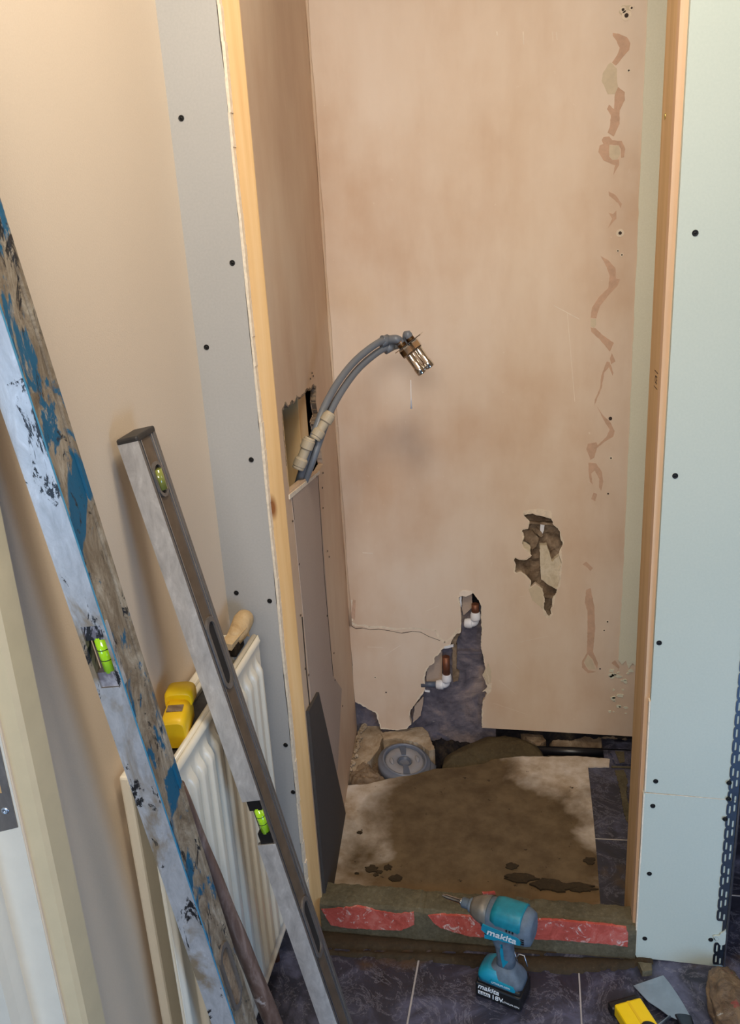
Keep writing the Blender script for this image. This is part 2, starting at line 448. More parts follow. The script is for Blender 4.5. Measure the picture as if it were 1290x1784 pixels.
# the board facing the room left of the alcove, with its trimmed right edge
bL = [(XL, .03), (-.4545, .03)] + [(-.456+random.uniform(-.0025, .002), .03+i*.05) for i in range(1, 47)] + [(XL, H)]
wfl = MB().prism([[Vector((x, 0, z)) for x, z in bL]], (0, .0125, 0)).build('wall_front_left', M_grey_board)
struct(wfl, 'narrow grey plasterboard facing left of the alcove')
e = MB()
for i in range(47):
    z0 = .03+i*.05; x0 = -.4565+.002*noise.noise(Vector((i*.35, 0, 0)))
    e.prism([[Vector((x0, -.0006, z0)), Vector((x0+.0045, -.0006, z0)), Vector((x0+.0045+.001*math.sin(i), -.0006, z0+.05)), Vector((x0, -.0006, z0+.05))]], (0, .013, 0))
e.build('cut_edge', M_gypsum, wfl)
# green board right of the alcove, two sheets
GL, GR = .2315, .400
wfr = MB().prism([[Vector(p) for p in ((GL, 0, .405), (GR, 0, .398), (GR, 0, H), (GL+.003, 0, H))]], (0, .0125, 0)).build('wall_front_right', M_green_board)
struct(wfr, 'pale green plasterboard facing right of the alcove')
loop = jag2([(GL-.003, .4035), (GL-.003, .012), (GL, .005), (GR, -.001), (GR, .3965)], .0007, .02)
MB().prism([[Vector((p.x, 0, p.y)) for p in loop]], (0, .0125, 0)).build('lower_sheet', M_green_board, wfr)
e = MB()
for (a, b) in (((GL-.0015, .405), (GL-.0015, .60)), ((GL-.0035, .02), (GL-.0035, .24)), ((GL-.003, .24), (GL-.003, .40))):
    e.prism([[Vector((a[0]-.001, -.0004, a[1])), Vector((a[0]+.0015, -.0004, a[1])), Vector((b[0]+.0015, -.0004, b[1])), Vector((b[0]-.001, -.0004, b[1]))]], (0, .0125, 0))
e.prism([[Vector(p) for p in ((GL, -.0004, .4035), (GR-.02, -.0004, .3985), (GR-.02, -.0004, .3975), (GL, -.0004, .4025))]], (0, .005, 0))
e.build('cut_edge', M_gypsum, wfr)
# return of that wall and the darker room beyond
struct(MB().box((GR-.0125, .0126, 0), (GR, 1.4, H)).build('wall_right_return', M_grey_board), 'side of the partition beyond the corner')
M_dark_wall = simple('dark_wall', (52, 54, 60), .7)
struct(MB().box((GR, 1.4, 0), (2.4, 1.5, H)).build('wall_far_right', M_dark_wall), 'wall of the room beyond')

# alcove back wall with its broken holes
def bw(px, py): p = PY(px, py, WB); return (p.x, p.z)
cornerL, cornerR = -.50, .386
low = [(618, 1222), (630, 1228), (643, 1236), (655, 1242), (660, 1258), (664, 1270), (690, 1272), (708, 1270), (717, 1262), (714, 1250), (716, 1236), (722, 1229),
       (730, 1218), (738, 1208), (741, 1200), (740, 1183), (743, 1170), (748, 1160), (757, 1155), (758, 1145), (765, 1140), (771, 1131), (778, 1127),
       (785, 1123), (790, 1112), (795, 1105), (803, 1102), (804, 1075), (803, 1060), (800, 1040), (806, 1038), (823, 1031), (835, 1046), (839, 1058),
       (838, 1075), (840, 1100), (838, 1125), (842, 1140), (845, 1160), (851, 1180), (853, 1196), (847, 1212), (841, 1225), (840, 1240), (840, 1268)]
lowj = jag2([bw(*q) for q in low], .0012, .004, keep={len(low)-1})
zr = bw(1103, 1281)[1]-.002
outer = [Vector((cornerL, H)), Vector((cornerR, H)), Vector((cornerR, zr-.003))] + list(reversed(lowj)) + [Vector((cornerL, bw(612, 1222)[1]))]
sc8 = 160/1189
hole1 = [(385, 265), (440, 235), (520, 240), (560, 270), (610, 280), (700, 300), (760, 310), (785, 400), (850, 440), (890, 560), (915, 630), (880, 720), (895, 850), (885, 1000), (870, 1180), (830, 1260),
         (800, 1350), (780, 1450), (750, 1500), (775, 1560), (740, 1610), (690, 1615), (650, 1560), (640, 1480), (650, 1380), (640, 1280), (600, 1210), (545, 1170), (500, 1210), (460, 1230),
         (470, 1130), (400, 1060), (350, 1020), (290, 1040), (255, 1000), (280, 920), (255, 860), (285, 820), (340, 850), (430, 845), (480, 800), (380, 700), (365, 640), (375, 560), (350, 480), (380, 455), (440, 450), (450, 360), (390, 290)]
hole1 = [(860+x*sc8, 860+y*sc8) for x, y in hole1]
h1j = jag2([bw(*q) for q in hole1], .0010, .004)
wb_ = MB().prism([[Vector((p.x, WB, p.y)) for p in outer], [Vector((p.x, WB, p.y)) for p in h1j]], (0, .016, 0)).build('wall_back', M_plaster)
struct(wb_, 'pink plastered back wall of the alcove')
def rim(loop, wmin, wmax, sign, m=MB(), closed=True, skip=.25):
    m = MB(); n = len(loop); off = []
    for i in range(n):
        a = loop[i-1]; b = loop[(i+1) % n]; d = (b-a); d = d/max(d.length, 1e-9); nn = Vector((-d.y, d.x))*sign
        f = noise.noise(Vector((loop[i].x*38, loop[i].y*38, 1.7)))*.5+.5
        off.append(loop[i]+nn*(wmin+(wmax-wmin)*max(0, (f-skip)/(1-skip))**1.3))
    R = range(n) if closed else range(2, n-3)
    for i in R:
        j = (i+1) % n
        m.add([Vector((loop[i].x, WB-.0007, loop[i].y)), Vector((loop[j].x, WB-.0007, loop[j].y)), Vector((off[j].x, WB-.0005, off[j].y)), Vector((off[i].x, WB-.0005, off[i].y))], [[0, 1, 2, 3]])
    return m
rim(h1j, .0008, .011, -1).build('torn_edge', M_torn, wb_)
rim(lowj, .0005, .011, 1, closed=False).build('torn_edge', M_torn, wb_)
# masonry behind, going down into the trench
def rough_sheet(x0, x1, z0, z1, y, amp, sc, nx, nz):
    m = MB(); vs = []
    for j in range(nz+1):
        for i in range(nx+1):
            x = x0+(x1-x0)*i/nx; z = z0+(z1-z0)*j/nz
            vs.append((x, y+amp*noise.fractal(Vector((x*sc, z*sc, 3.1)), 1.0, 2.0, 4), z))
    fs = [[j*(nx+1)+i, j*(nx+1)+i+1, (j+1)*(nx+1)+i+1, (j+1)*(nx+1)+i] for j in range(nz) for i in range(nx)]
    return m.add(vs, fs)
mas = rough_sheet(-.52, -.075, TR-.01, .42, WB+.034, .006, 22, 70, 90)
mas.build('masonry', M_masonry, wb_)
rough_sheet(-.075, .386, TR-.01, .42, WB+.034, .006, 22, 50, 60).build('masonry', M_rubble_dark, wb_)
rough_sheet(-.02, .15, .36, .76, WB+.030, .010, 26, 50, 70).build('masonry', M_rubble, wb_)
def bwp(pts, y, dy, m=None, amp=.001, step=.005):
    m = m or MB()
    L = jag2([bw(*q) for q in pts], amp, step)
    return m.prism([[Vector((p.x, y, p.y)) for p in L]], (0, dy, 0))
def c8(pts): return [(860+x*sc8, 860+y*sc8) for x, y in pts]
# lumps of old wall showing in the upper hole
bwp(c8([(600, 690), (690, 680), (720, 760), (760, 900), (880, 800), (890, 1010), (870, 1190), (820, 1260), (700, 1190), (620, 1130), (605, 900)]), WB+.010, .02).build('plaster_lump', M_cream_chunk, wb_)
bwp(c8([(370, 620), (480, 700), (480, 810), (430, 850), (350, 850), (375, 740)]), WB+.012, .02).build('plaster_lump', M_cream_chunk, wb_)
bwp(c8([(610, 420), (665, 430), (655, 500), (640, 540), (610, 500)]), WB+.012, .012).build('plaster_lump', M_white_fit, wb_)
bwp(c8([(430, 385), (560, 395), (780, 400), (790, 440), (560, 420), (440, 410)]), WB+.014, .02).build('brick_ledge', M_rubble, wb_)
bwp(c8([(650, 1340), (800, 1350), (790, 1385), (650, 1375)]), WB+.014, .02).build('brick_ledge', M_rubble, wb_)
bwp(c8([(360, 480), (500, 500), (590, 600), (560, 700), (500, 760), (470, 660), (380, 620)]), WB+.012, .02).build('brown_lump', M_rubble, wb_)
bwp(c8([(550, 460), (610, 500), (650, 560), (620, 580), (560, 530)]), WB+.010, .02).build('brown_lump', M_rubble, wb_)
bwp(c8([(455, 1235), (560, 1185), (640, 1230), (650, 1330), (635, 1500), (560, 1420), (500, 1380)]), WB-.0006, .001).build('torn_edge', M_adh_pale, wb_)
bwp(c8([(385, 262), (390, 225), (500, 205), (620, 200), (740, 225), (760, 262), (755, 320), (690, 300), (600, 280), (520, 245), (440, 238)]), WB-.0007, .001).build('torn_edge', M_torn, wb_)
# pieces in the lower hole: ledges, strip of board, pipe chase
c7 = lambda pts: [(700+x*180/1036, 990+y*180/1036) for x, y in pts]
bwp(c7([(250, 990), (330, 880), (400, 860), (400, 1180), (330, 1180), (240, 1170)]), WB+.020, .012).build('board_scrap', M_patch, wb_)
bwp(c7([(610, 290), (700, 270), (705, 420), (620, 500), (600, 420)]), WB+.018, .012).build('board_scrap', M_patch, wb_)
bwp(c7([(560, 860), (800, 870), (800, 890), (560, 885)]), WB+.018, .02).build('brick_ledge', M_masonry, wb_)
bwp(c7([(130, 1390), (215, 1300), (215, 1340), (190, 1490), (110, 1560)]), WB+.006, .008).build('board_scrap', M_patch, wb_)
bwp(c7([(505, 790), (548, 800), (545, 1060), (575, 1090), (560, 1170), (510, 1180), (505, 1050)]), WB+.022, .02).build('pipe_chase_edge', M_rubble, wb_)
bwp(c7([(490, 740), (540, 665), (600, 650), (560, 720), (540, 780), (490, 770)]), WB+.012, .02).build('brown_lump', M_rubble, wb_)
bwp(c7([(230, 1215), (285, 1225), (285, 1242), (235, 1236)]), WB-.002, .003).build('plaster_flake', M_white_fit, wb_)
bwp(c7([(580, 275), (600, 285), (600, 400), (588, 360)]), WB+.003, .006).build('plaster_flake', M_white_fit, wb_)
bwp(c7([(425, 785), (520, 765), (520, 790), (430, 805)]), WB-.001, .006).build('plaster_flake', M_white_fit, wb_)
bwp(c7([(585, 275), (580, 240), (610, 220), (700, 225), (715, 250), (650, 285)]), WB-.0008, .002).build('plaster_flake', M_scratch, wb_)
bwp(c7([(810, 1060), (860, 1160), (905, 1150), (900, 1230), (865, 1270), (840, 1230), (810, 1240), (860, 1190)]), WB-.0008, .002).build('plaster_flake', M_torn, wb_)
bwp(c7([(870, 940), (900, 1040), (895, 1140), (860, 1160), (815, 1060), (850, 1000)]), WB-.0006, .002).build('torn_edge', M_adh_pale, wb_)
# crack and cracked lower plaster field
ck = MB()
def crack(pts, wd, y=WB-.0004):
    P = [Vector((bw(*q)[0], y, bw(*q)[1])) for q in pts]
    for a, b in zip(P[:-1], P[1:]):
        dd = (b-a).normalized(); n = Vector((-dd.z, 0, dd.x))*wd*random.uniform(.5, 1.3)/2
        ck.add([a+n, b+n, b-n, a-n], [[0, 1, 2, 3]])
crack([(609, 1088), (620, 1095), (632, 1094), (645, 1097), (660, 1096), (680, 1099), (700, 1103), (718, 1100), (733, 1101), (748, 1109), (767, 1116)], .0022)
crack([(611, 1130), (614, 1160), (616, 1200), (618, 1222)], .003)
crack([(717, 1236), (719, 1256), (716, 1268)], .0015)
ck.build('crack', M_crack, wb_)
ck = MB()
crack([(612, 1085), (622, 1090), (634, 1089), (643, 1093), (662, 1092), (690, 1096), (715, 1094), (735, 1096), (760, 1098), (765, 1110), (775, 1120), (788, 1110), (797, 1096), (803, 1093)], .006, WB-.0002)
crack([(613, 1045), (616, 1060), (614, 1082)], .005)
ck.build('torn_edge', M_torn, wb_)
# adhesive wander down the right side, bare where tiles or trim came away
cA = lambda pts: [(990+x*150/582, 20+y*150/582) for x, y in pts]
cB = lambda pts: [(990+x*150/608, 420+y*150/608) for x, y in pts]
cC = lambda pts: [(990+x*150/704, 820+y*150/704) for x, y in pts]
sm = [cA([(303, 145), (345, 150), (400, 175), (422, 215), (415, 260), (370, 310), (325, 365), (298, 345), (335, 290), (350, 245), (330, 200), (303, 165)]),
      cA([(340, 510), (385, 545), (385, 600), (350, 670), (350, 760), (310, 845), (268, 820), (285, 770), (290, 700), (264, 660), (278, 630), (312, 660), (318, 560)]),
      cA([(240, 850), (280, 845), (300, 870), (365, 875), (388, 930), (380, 985), (360, 990), (358, 930), (345, 905), (280, 900), (278, 980), (300, 1005), (345, 1000), (345, 1040), (305, 1105), (320, 1040), (240, 1005), (205, 950), (215, 905), (240, 895), (228, 870)]),
      cA([(275, 1215), (320, 1240), (365, 1300), (357, 1330), (340, 1295), (278, 1245)]),
      cA([(275, 1360), (305, 1370), (328, 1345), (328, 1400), (270, 1465), (300, 1400)]),
      cB([(232, 105), (285, 135), (335, 190), (340, 265), (368, 270), (350, 315), (280, 390), (225, 460), (200, 545), (160, 540), (170, 470), (215, 400), (285, 330), (295, 250), (275, 185)]),
      cB([(160, 610), (195, 615), (240, 660), (325, 720), (295, 780), (230, 700), (165, 640)]),
      cB([(310, 790), (335, 850), (305, 870), (296, 830)]), cB([(275, 850), (295, 855), (322, 930), (315, 950), (290, 890), (255, 930), (240, 1030), (185, 1165), (190, 1120), (225, 1040), (235, 950)]),
      cB([(200, 1155), (240, 1220), (300, 1280), (330, 1340), (320, 1380), (270, 1410), (205, 1460), (185, 1530), (160, 1545), (130, 1470), (140, 1430), (200, 1420), (210, 1440), (270, 1385), (295, 1330), (250, 1260)]),
      cB([(145, 1565), (200, 1570), (240, 1630), (250, 1700), (235, 1765), (220, 1740), (222, 1680), (190, 1620), (165, 1640), (175, 1720), (155, 1700), (145, 1620)]),
      cC([(210, 180), (238, 190), (225, 250), (190, 230)]), cC([(120, 765), (150, 745), (205, 795), (185, 820), (150, 785)]),
      cC([(150, 975), (185, 960), (215, 1100), (222, 1300), (205, 1480), (245, 1570), (240, 1625), (200, 1540), (165, 1500), (130, 1570), (165, 1630), (230, 1645), (165, 1655), (115, 1610), (115, 1560), (155, 1490), (160, 1300), (160, 1150), (138, 1080)]),
      [(1072, 1150), (1080, 1162), (1075, 1172), (1078, 1165), (1066, 1155)], [(615, 1044), (620, 1046), (619, 1080), (612, 1076)]]
for i, s_ in enumerate(sm):
    bwp(s_, WB-.0005, .0006, amp=.0006).build('adhesive_mark', M_adh, wb_)
for s_ in (cA([(290, 345), (330, 385), (332, 470), (340, 510), (318, 560), (270, 560), (228, 470), (235, 420), (270, 360)]),
           cA([(280, 905), (345, 908), (356, 960), (335, 1000), (300, 1003), (278, 975)]), cB([(160, 545), (198, 550), (200, 590), (185, 615), (160, 600)]),
           cC([(150, 1500), (200, 1545), (225, 1620), (170, 1625), (135, 1570)]),
           cA([(345, 0), (365, -40), (430, -42), (450, -35), (445, -15), (415, 0), (400, 35), (375, 38), (345, 10)])):
    bwp(s_, WB-.0004, .0005, amp=.0006).build('pale_mark', M_adh_pale, wb_)
# scratches on the plaster
ck = MB()
for a, b, wd in (((866, 55), (867, 62), .0035), ((912, 55), (913, 78), .0014), ((963, 55), (964, 72), .0014), ((970, 56), (971, 70), .0014), ((989, 545), (1002, 700), .0016), ((965, 532), (1010, 556), .0016),
                 ((632, 963), (650, 964), .002), ((640, 1127), (668, 1128), .0015), ((670, 1142), (698, 1124), .0012), ((742, 1065), (765, 1055), .0010), ((890, 1150), (905, 1165), .0010), ((870, 1185), (900, 1210), .001), ((860, 1225), (920, 1245), .0008),
                 ((900, 1120), (955, 1108), .0008), ((905, 1040), (935, 1036), .0008)):
    crack([a, b], wd, WB-.0005)
ck.build('scratch', M_scratch, wb_)
# drill holes with plugs
hm = MB(); hr = MB()
for (x, y, r, w2) in ((1086, 17, .003, 1), (1092, 27, .0045, 1), (1101, 14, .0022, 1), (1096, 123, .002, 1), (1081, 406, .004, 1), (1077, 437, .0016, 1), (1084, 444, .0018, 1), (1064, 729, .0045, 0), (1065, 798, .0022, 1), (1060, 860, .0022, 0), (1059, 1083, .0022, 1), (1053, 1098, .0018, 1),
                  (1046, 1165, .0022, 0), (673, 1206, .002, 0), (654, 1180, .0016, 1)):
    p = PY(x, y, WB)
    hm.lathe([(0, 0), (r, 0), (r, .001)], frame(p+Vector((0, -.0013, 0)), (1, 0, 0), (0, 0, 1), (0, 1, 0)), 12, False)
    if w2: hr.lathe([(r*2.3, .0003), (r*2.3, 0), (0, 0)], frame(p+Vector((0, -.0008, 0)), (1, 0, 0), (0, 0, 1), (0, 1, 0)), 14, False)
hm.build('drill_hole', M_crack, wb_); hr.build('wall_plug', M_torn, wb_)

# alcove left wall with the hole cut for the pipes
def lw(px, py): p = PL(px, py); return p
LD = Vector((-LN.y, LN.x, 0))      # along the wall, towards the back
LO = Vector((-0.4255, 0.0125, 0))
def luv(px, py): p = PL(px, py)-LO; return (p.dot(LD), p.z)
def l3(u, v, d=0): return LO+LD*u+Vector((0, 0, v))+LN*d
hl = [(491, 714), (497, 700), (503, 706), (508, 697), (513, 700), (516, 688), (523, 692), (529, 684), (534, 677), (541, 676), (546, 669), (551, 674), (550, 700), (554, 722), (549, 735), (556, 765), (560, 790), (563, 808), (556, 820), (551, 822), (530, 836), (505, 857), (500, 830), (497, 790), (493, 750)]
hlj = jag2([luv(*q) for q in hl], .0018, .006, keep={19, 20})
depth = (WB-.0125)/LD.y
outl = [Vector((.004, .0)), Vector((depth+.01, .0)), Vector((depth+.01, H)), Vector((.004, H))]
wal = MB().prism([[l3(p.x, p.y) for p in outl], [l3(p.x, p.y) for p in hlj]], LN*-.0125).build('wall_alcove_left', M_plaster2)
struct(wal, 'pink skimmed plasterboard side of the alcove')
e = MB()
for i in range(len(hlj)):
    a = hlj[i]; b = hlj[(i+1) % len(hlj)]
    if a.y < luv(505, 850)[1]+.04: continue
    dd = (b-a).normalized(); nn = Vector((-dd.y, dd.x)); w1 = random.uniform(.001, .006)
    e.prism([[l3(a.x, a.y, .0006), l3(b.x, b.y, .0006), l3(b.x-nn.x*w1, b.y-nn.y*w1, .0006), l3(a.x-nn.x*w1, a.y-nn.y*w1, .0006)]], LN*-.010)
e.build('torn_edge', M_rubble, wal)
pt = [(507, 862), (553, 823), (563, 950), (572, 1080), (580, 1178), (595, 1200), (588, 1340), (556, 1400), (541, 1215), (526, 1050), (515, 940)]
pb = jag2([luv(*q) for q in pt], .0003, .03)
MB().prism([[l3(p.x, p.y, .0012) for p in pb]], LN*-.013).build('board_patch', M_patch, wal)
e = MB()
def gap(p0, p1, wd, d=.0016):
    a = Vector(luv(*p0)); b = Vector(luv(*p1)); dd = (b-a).normalized(); nn = Vector((-dd.y, dd.x))*wd/2
    e.prism([[l3(a.x+nn.x, a.y+nn.y, d), l3(b.x+nn.x, b.y+nn.y, d), l3(b.x-nn.x, b.y-nn.y, d), l3(a.x-nn.x, a.y-nn.y, d)]], LN*-.003)
for a, b in (((553, 824), (558, 900)), ((558, 900), (564, 1000)), ((564, 1000), (572, 1090)), ((572, 1090), (580, 1178))): gap(a, b, .0055)
for a, b in (((526, 1075), (533, 1165)), ((533, 1165), (539, 1228)), ((508, 866), (512, 905))): gap(a, b, .0025)
e.build('board_gap', M_bandgap, wal)
e = MB(); a = Vector(luv(503, 862)); b = Vector(luv(556, 820))
e.prism([[l3(a.x, a.y, .002), l3(b.x, b.y, .002), l3(b.x, b.y-.007, .002), l3(a.x, a.y-.009, .002)]], LN*-.014)
e.build('cut_edge', M_gypsum, wal)
# specks and screw dots on the side wall
e = MB()
for q in ((509, 908), (520, 983), (523, 1072), (531, 1165), (537, 1176), (551, 830), (561, 850), (562, 885), (569, 1073), (581, 1138), (583, 1185), (562, 824), (570, 960), (596, 1230), (573, 970), (540, 660), (545, 655), (543, 650)):
    u, v = luv(*q); e.lathe([(0, 0), (.002, 0), (.002, .001)], frame(l3(u, v, .0022), LD*1.8, Vector((0, 0, 1.0)), -LN), 10, False)
e.build('fixing_mark', M_crack, wal)
# corner bead: rough skimmed angle in the back left corner
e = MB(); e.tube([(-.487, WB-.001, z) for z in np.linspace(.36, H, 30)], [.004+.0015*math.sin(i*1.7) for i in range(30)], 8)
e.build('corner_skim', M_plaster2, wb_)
# void behind the left wall
struct(MB().box((-.70, .05, 0), (-.60, 1.0, H)).build('wall_void_left', M_bandgap), 'dark back of the partition void')
struct(MB().box((-.75, WB+.06, -.1), (2.3, WB+.12, H)).build('wall_outer_back', M_rubble_dark), 'masonry behind the alcove')
tag(MB().box((-.515, .315, .05), (-.468, .385, 1.7), .001).build('timber_stud', M_wood), 'pale pine stud inside the hole behind the grey pipes', 'timber')

# right side of the alcove: bare board beside the skim, and open studs
sx0 = PY(1131, 0, WB).x-.002
sl = jag2([(sx0, H), (sx0-.003, .50), (sx0-.006, .275), (sx0+.004, .262), (sx0+.014, .275), (sx0+.022, .250), (sx0+.032, .268), (sx0+.045, .255), (.384, .262), (.384, H)], .0010, .02, keep={7, 8, 9})
strip = MB().prism([[Vector((p.x, WB-.0030, p.y)) for p in sl]], (0, .0028, 0)).build('wall_back_strip', M_board_strip)
struct(strip, 'pale bare board strip at the right end of the back wall')
e = MB()
for i in range(26):
    u = random.uniform(.3, 1); z = random.uniform(.10, .27)
    p = Vector((random.uniform(.245, .30), WB-.002, z)); r = random.uniform(.003, .012)
    L = [p+Vector((math.cos(t)*r*random.uniform(.4, 1.1), 0, math.sin(t)*r*random.uniform(.3, .8))) for t in np.linspace(0, 2*PI, 9)[:-1]]
    e.prism([L], (0, .0018, 0))
e.build('filler_smear', M_board_strip, wb_)
fs = MB().box((.2220, .0126, .078), (.2600, .038, H), .001).build('timber_stud', M_wood_pink)
tag(fs, 'pinkish pine stud along the left edge of the green board', 'timber')
ss = MB().box((.2232, .045, .0), (.2612, .148, H), .001).build('timber_stud', M_wood_dark)
tag(ss, 'pine stud behind the front stud right of the alcove, stamped with a mark', 'timber')
p = PY(1166, 198, .11)
sw_ = MB(); SM = frame(Vector((.2231, .112, PX(1166, 198, .2235).z)), (0, 1, 0), (0, 0, 1), (-1, 0, 0))
sw_.lathe([(0, 0), (.0022, 0), (.0022, .0004), (.0045, .0009), (.0047, 0), (.004, -.002)], SM, 16)
sw_.build('screw', M_screw_yellow, ss)
tag(MB().box((.2236, .0382, 1.700), (.26, .0448, 1.80), .0005).build('timber_noggin', M_wood_dark), 'short pine noggin at the top between the two right hand studs', 'timber')
def text(s, size, M, mat, name, parent, ext=.0003, shear=0.0, off=0.0):
    c = bpy.data.curves.new(name, 'FONT'); c.body = s; c.size = size; c.extrude = ext; c.align_x = 'CENTER'; c.align_y = 'CENTER'; c.shear = shear; c.offset = off
    c.resolution_u = 3
    o = bpy.data.objects.new(name, c); COL.objects.link(o)
    dg = bpy.context.evaluated_depsgraph_get(); me = bpy.data.meshes.new_from_object(o.evaluated_get(dg))
    bpy.data.objects.remove(o); me.name = name; me.transform(M); me.materials.clear(); me.materials.append(mat)
    q = bpy.data.objects.new(name, me); COL.objects.link(q); q.parent = parent; return q
pz = PX(1142, 660, .2232).z
text('CE', .019, frame((.2230, .070, pz), (0, -1, 0), (0, 0, 1), (-1, 0, 0)), M_ink, 'stamp', ss)
MB().box((.2227, .052, pz+.013), (.2233, .088, pz+.0145)).build('stamp', M_ink, ss)
MB().box((.2227, .054, pz-.0135), (.2233, .088, pz-.0122)).build('stamp', M_ink, ss)
# left stud at the alcove mouth
ls = MB().prism([[Vector((x, y, 0)) for x, y in ((-.470, .0126), (-.4262, .0126), (-.4256, .0134), (-.4335, .075), (-.470, .075))]], (0, 0, H)).build('timber_stud', M_wood)
tag(ls, 'bare pine stud at the left mouth of the alcove, edge of grey board beside it', 'timber')

# screws through the boards
def screw(p, parent, r=.0042):
    m = MB(); m.lathe([(0, -.0003), (r*.35, -.0003), (r*.35, .0006), (r*.8, .0002), (r, -.0005), (r*1.12, -.0002), (r*1.15, .0005)], frame(Vector(p)+Vector((0, -.0006, 0)), (1, 0, 0), (0, 0, 1), (0, 1, 0)), 16)
    return m.build('screw', M_screw_dark, parent)
for q in ((316, 206), (405, 458), (360, 605), (438, 801), (412, 1033), (470, 1047), (498, 1298), (511, 1380)): screw(PY(*q, 0), wfl)
for q in ((1212, 406), (1177, 829), (1149, 1120), (1143, 1361), (1138, 1404), (1132, 1522), (1124, 1635), (1239, 1637)): screw(PY(*q, 0), wfr)

# alcove floor: screed slab, tile strip, trench
slab_px = [(553, 1575), (1045, 1585), (1041, 1500), (1034, 1420), (1025, 1336), (1062, 1336), (1063, 1322), (1003, 1317), (950, 1318), (905, 1318), (862, 1322), (845, 1330), (800, 1337), (760, 1339), (720, 1350), (680, 1356), (640, 1366), (600, 1372), (560, 1450)]
sl = [PZ(*q, .004) for q in slab_px]
sl[0] = Vector((-.475, .03, .004)); sl[1] = Vector((.168, .03, .004)); sl[-1] = Vector((-.48, .30, .004)); sl[-2] = Vector((-.487, .50, .004))
sj = jag2([(p.x, p.y) for p in sl], .0012, .01, keep={0, 1, 2, 3})
slab = MB().prism([[Vector((p.x, p.y, .004)) for p in sj]], (0, 0, -.09)).build('floor_screed', M_screed)
struct(slab, 'brown stained screed slab in the alcove')
tr = MB().box((-.52, 0.0, -.12), (.386, WB+.03, TR)).build('floor_trench', M_rubble_dark); struct(tr, 'dark trench along the back of the alcove')
ts = MB().box((.171, .03, -.09), (.386, .655, .001)).build('floor_tile_strip', M_tile); struct(ts, 'strip of dark tiles at the right of the alcove')
g = MB()
a = PZ(1038, 1461.5, .001); groutline(.171, a.y, .386, a.y+.006, .003, .0018)
g.build('grout_line', M_grout, ts)
L = [PZ(*q, .0016) for q in ((1072, 1342), (1088, 1342), (1094, 1360), (1092, 1385), (1098, 1410), (1104, 1440), (1098, 1443), (1088, 1420), (1084, 1395), (1079, 1372))]
L = jag2([(p.x, p.y) for p in L], .002, .006)
tag(MB().prism([[Vector((p.x, p.y, .0012)) for p in L]], (0, 0, .002)).build('mortar_streak', M_mortar_grey), 'pale dried mortar streak running over the dark tile strip', 'mortar')

def blob(name, mat, centre, rx, ry, rz, amp=.3, sc=30, sub=4, flat=True, seed=0, M=None):
    bm = bmesh.new(); bmesh.ops.create_icosphere(bm, subdivisions=sub, radius=1)
    for v in bm.verts:
        f = 1+amp*noise.fractal(Vector((v.co.x*2.2+seed, v.co.y*2.2, v.co.z*2.2)), 1, 2, 4)
        v.co = Vector((v.co.x*rx*f, v.co.y*ry*f, v.co.z*rz*f))
    m = MB().frombm(bm, Matrix.Translation(Vector(centre)) @ (M or Matrix.Identity(4)), True)
    return m.build(name, mat)
def mound(pts, zb, zt, noise_amp, seed=0, plane=None, n=46, rough=60):
    """heap over a ground outline, higher inland"""
    P = [Vector((p.x, p.y)) for p in pts]
    x0 = min(p.x for p in P); x1 = max(p.x for p in P); y0 = min(p.y for p in P); y1 = max(p.y for p in P)
    def inside(q):
        c = False
        for i in range(len(P)):
            a, b = P[i], P[i-1]
            if (a.y > q.y) != (b.y > q.y) and q.x < (b.x-a.x)*(q.y-a.y)/(b.y-a.y)+a.x: c = not c
        return c
    def dist(q):
        m = 9
        for i in range(len(P)):
            a, b = P[i], P[i-1]; d = b-a; t = max(0, min(1, (q-a).dot(d)/max(d.length_squared, 1e-12))); m = min(m, (q-a-d*t).length)
        return m
    ny = max(8, int(n*(y1-y0)/(x1-x0))); g = {}; vs = []; fs = []
    R = min(x1-x0, y1-y0)*.45
    for j in range(ny+1):
        for i in range(n+1):
            q = Vector((x0+(x1-x0)*i/n, y0+(y1-y0)*j/ny)); ins = inside(q); dd = dist(q)
            if not ins and dd > (x1-x0)/n*1.2: continue
            t = min(1, dd/R) if ins else 0
            z = zb+(zt-zb)*math.sqrt(max(0, 1-(1-t)**2))+noise_amp*noise.fractal(Vector((q.x*rough+seed, q.y*rough, 0)), 1, 2, 4)*(1 if ins else 0)
            g[(i, j)] = len(vs); vs.append(Vector((q.x, q.y, z if ins else zb-.01)))
    for j in range(ny):
        for i in range(n):
            k = [(i, j), (i+1, j), (i+1, j+1), (i, j+1)]
            if all(q in g for q in k): fs.append([g[q] for q in k])
    return MB().add(vs, fs, True)
heap = [PZ(*q, -.005) for q in ((768, 1334), (772, 1316), (792, 1304), (815, 1293), (845, 1282), (885, 1280), (915, 1286), (945, 1300), (952, 1318), (905, 1326), (850, 1332), (810, 1340))]
tag(mound(heap, -.03, .022, .0035, 2, n=70, rough=40).build('mortar_heap', M_mortar), 'smoothed dark brown mortar mound in the trench', 'mortar')
# black waste pipe
a = PZ(905, 1306, -.012); b = PZ(1068, 1312, -.012)
d = (b-a).normalized()
bp = MB().tube([a, b+d*.05], .0125, 20).build('waste_pipe', M_black_pipe); tag(bp, 'black plastic waste pipe in the trench, coming out of the mortar mound', 'pipe')
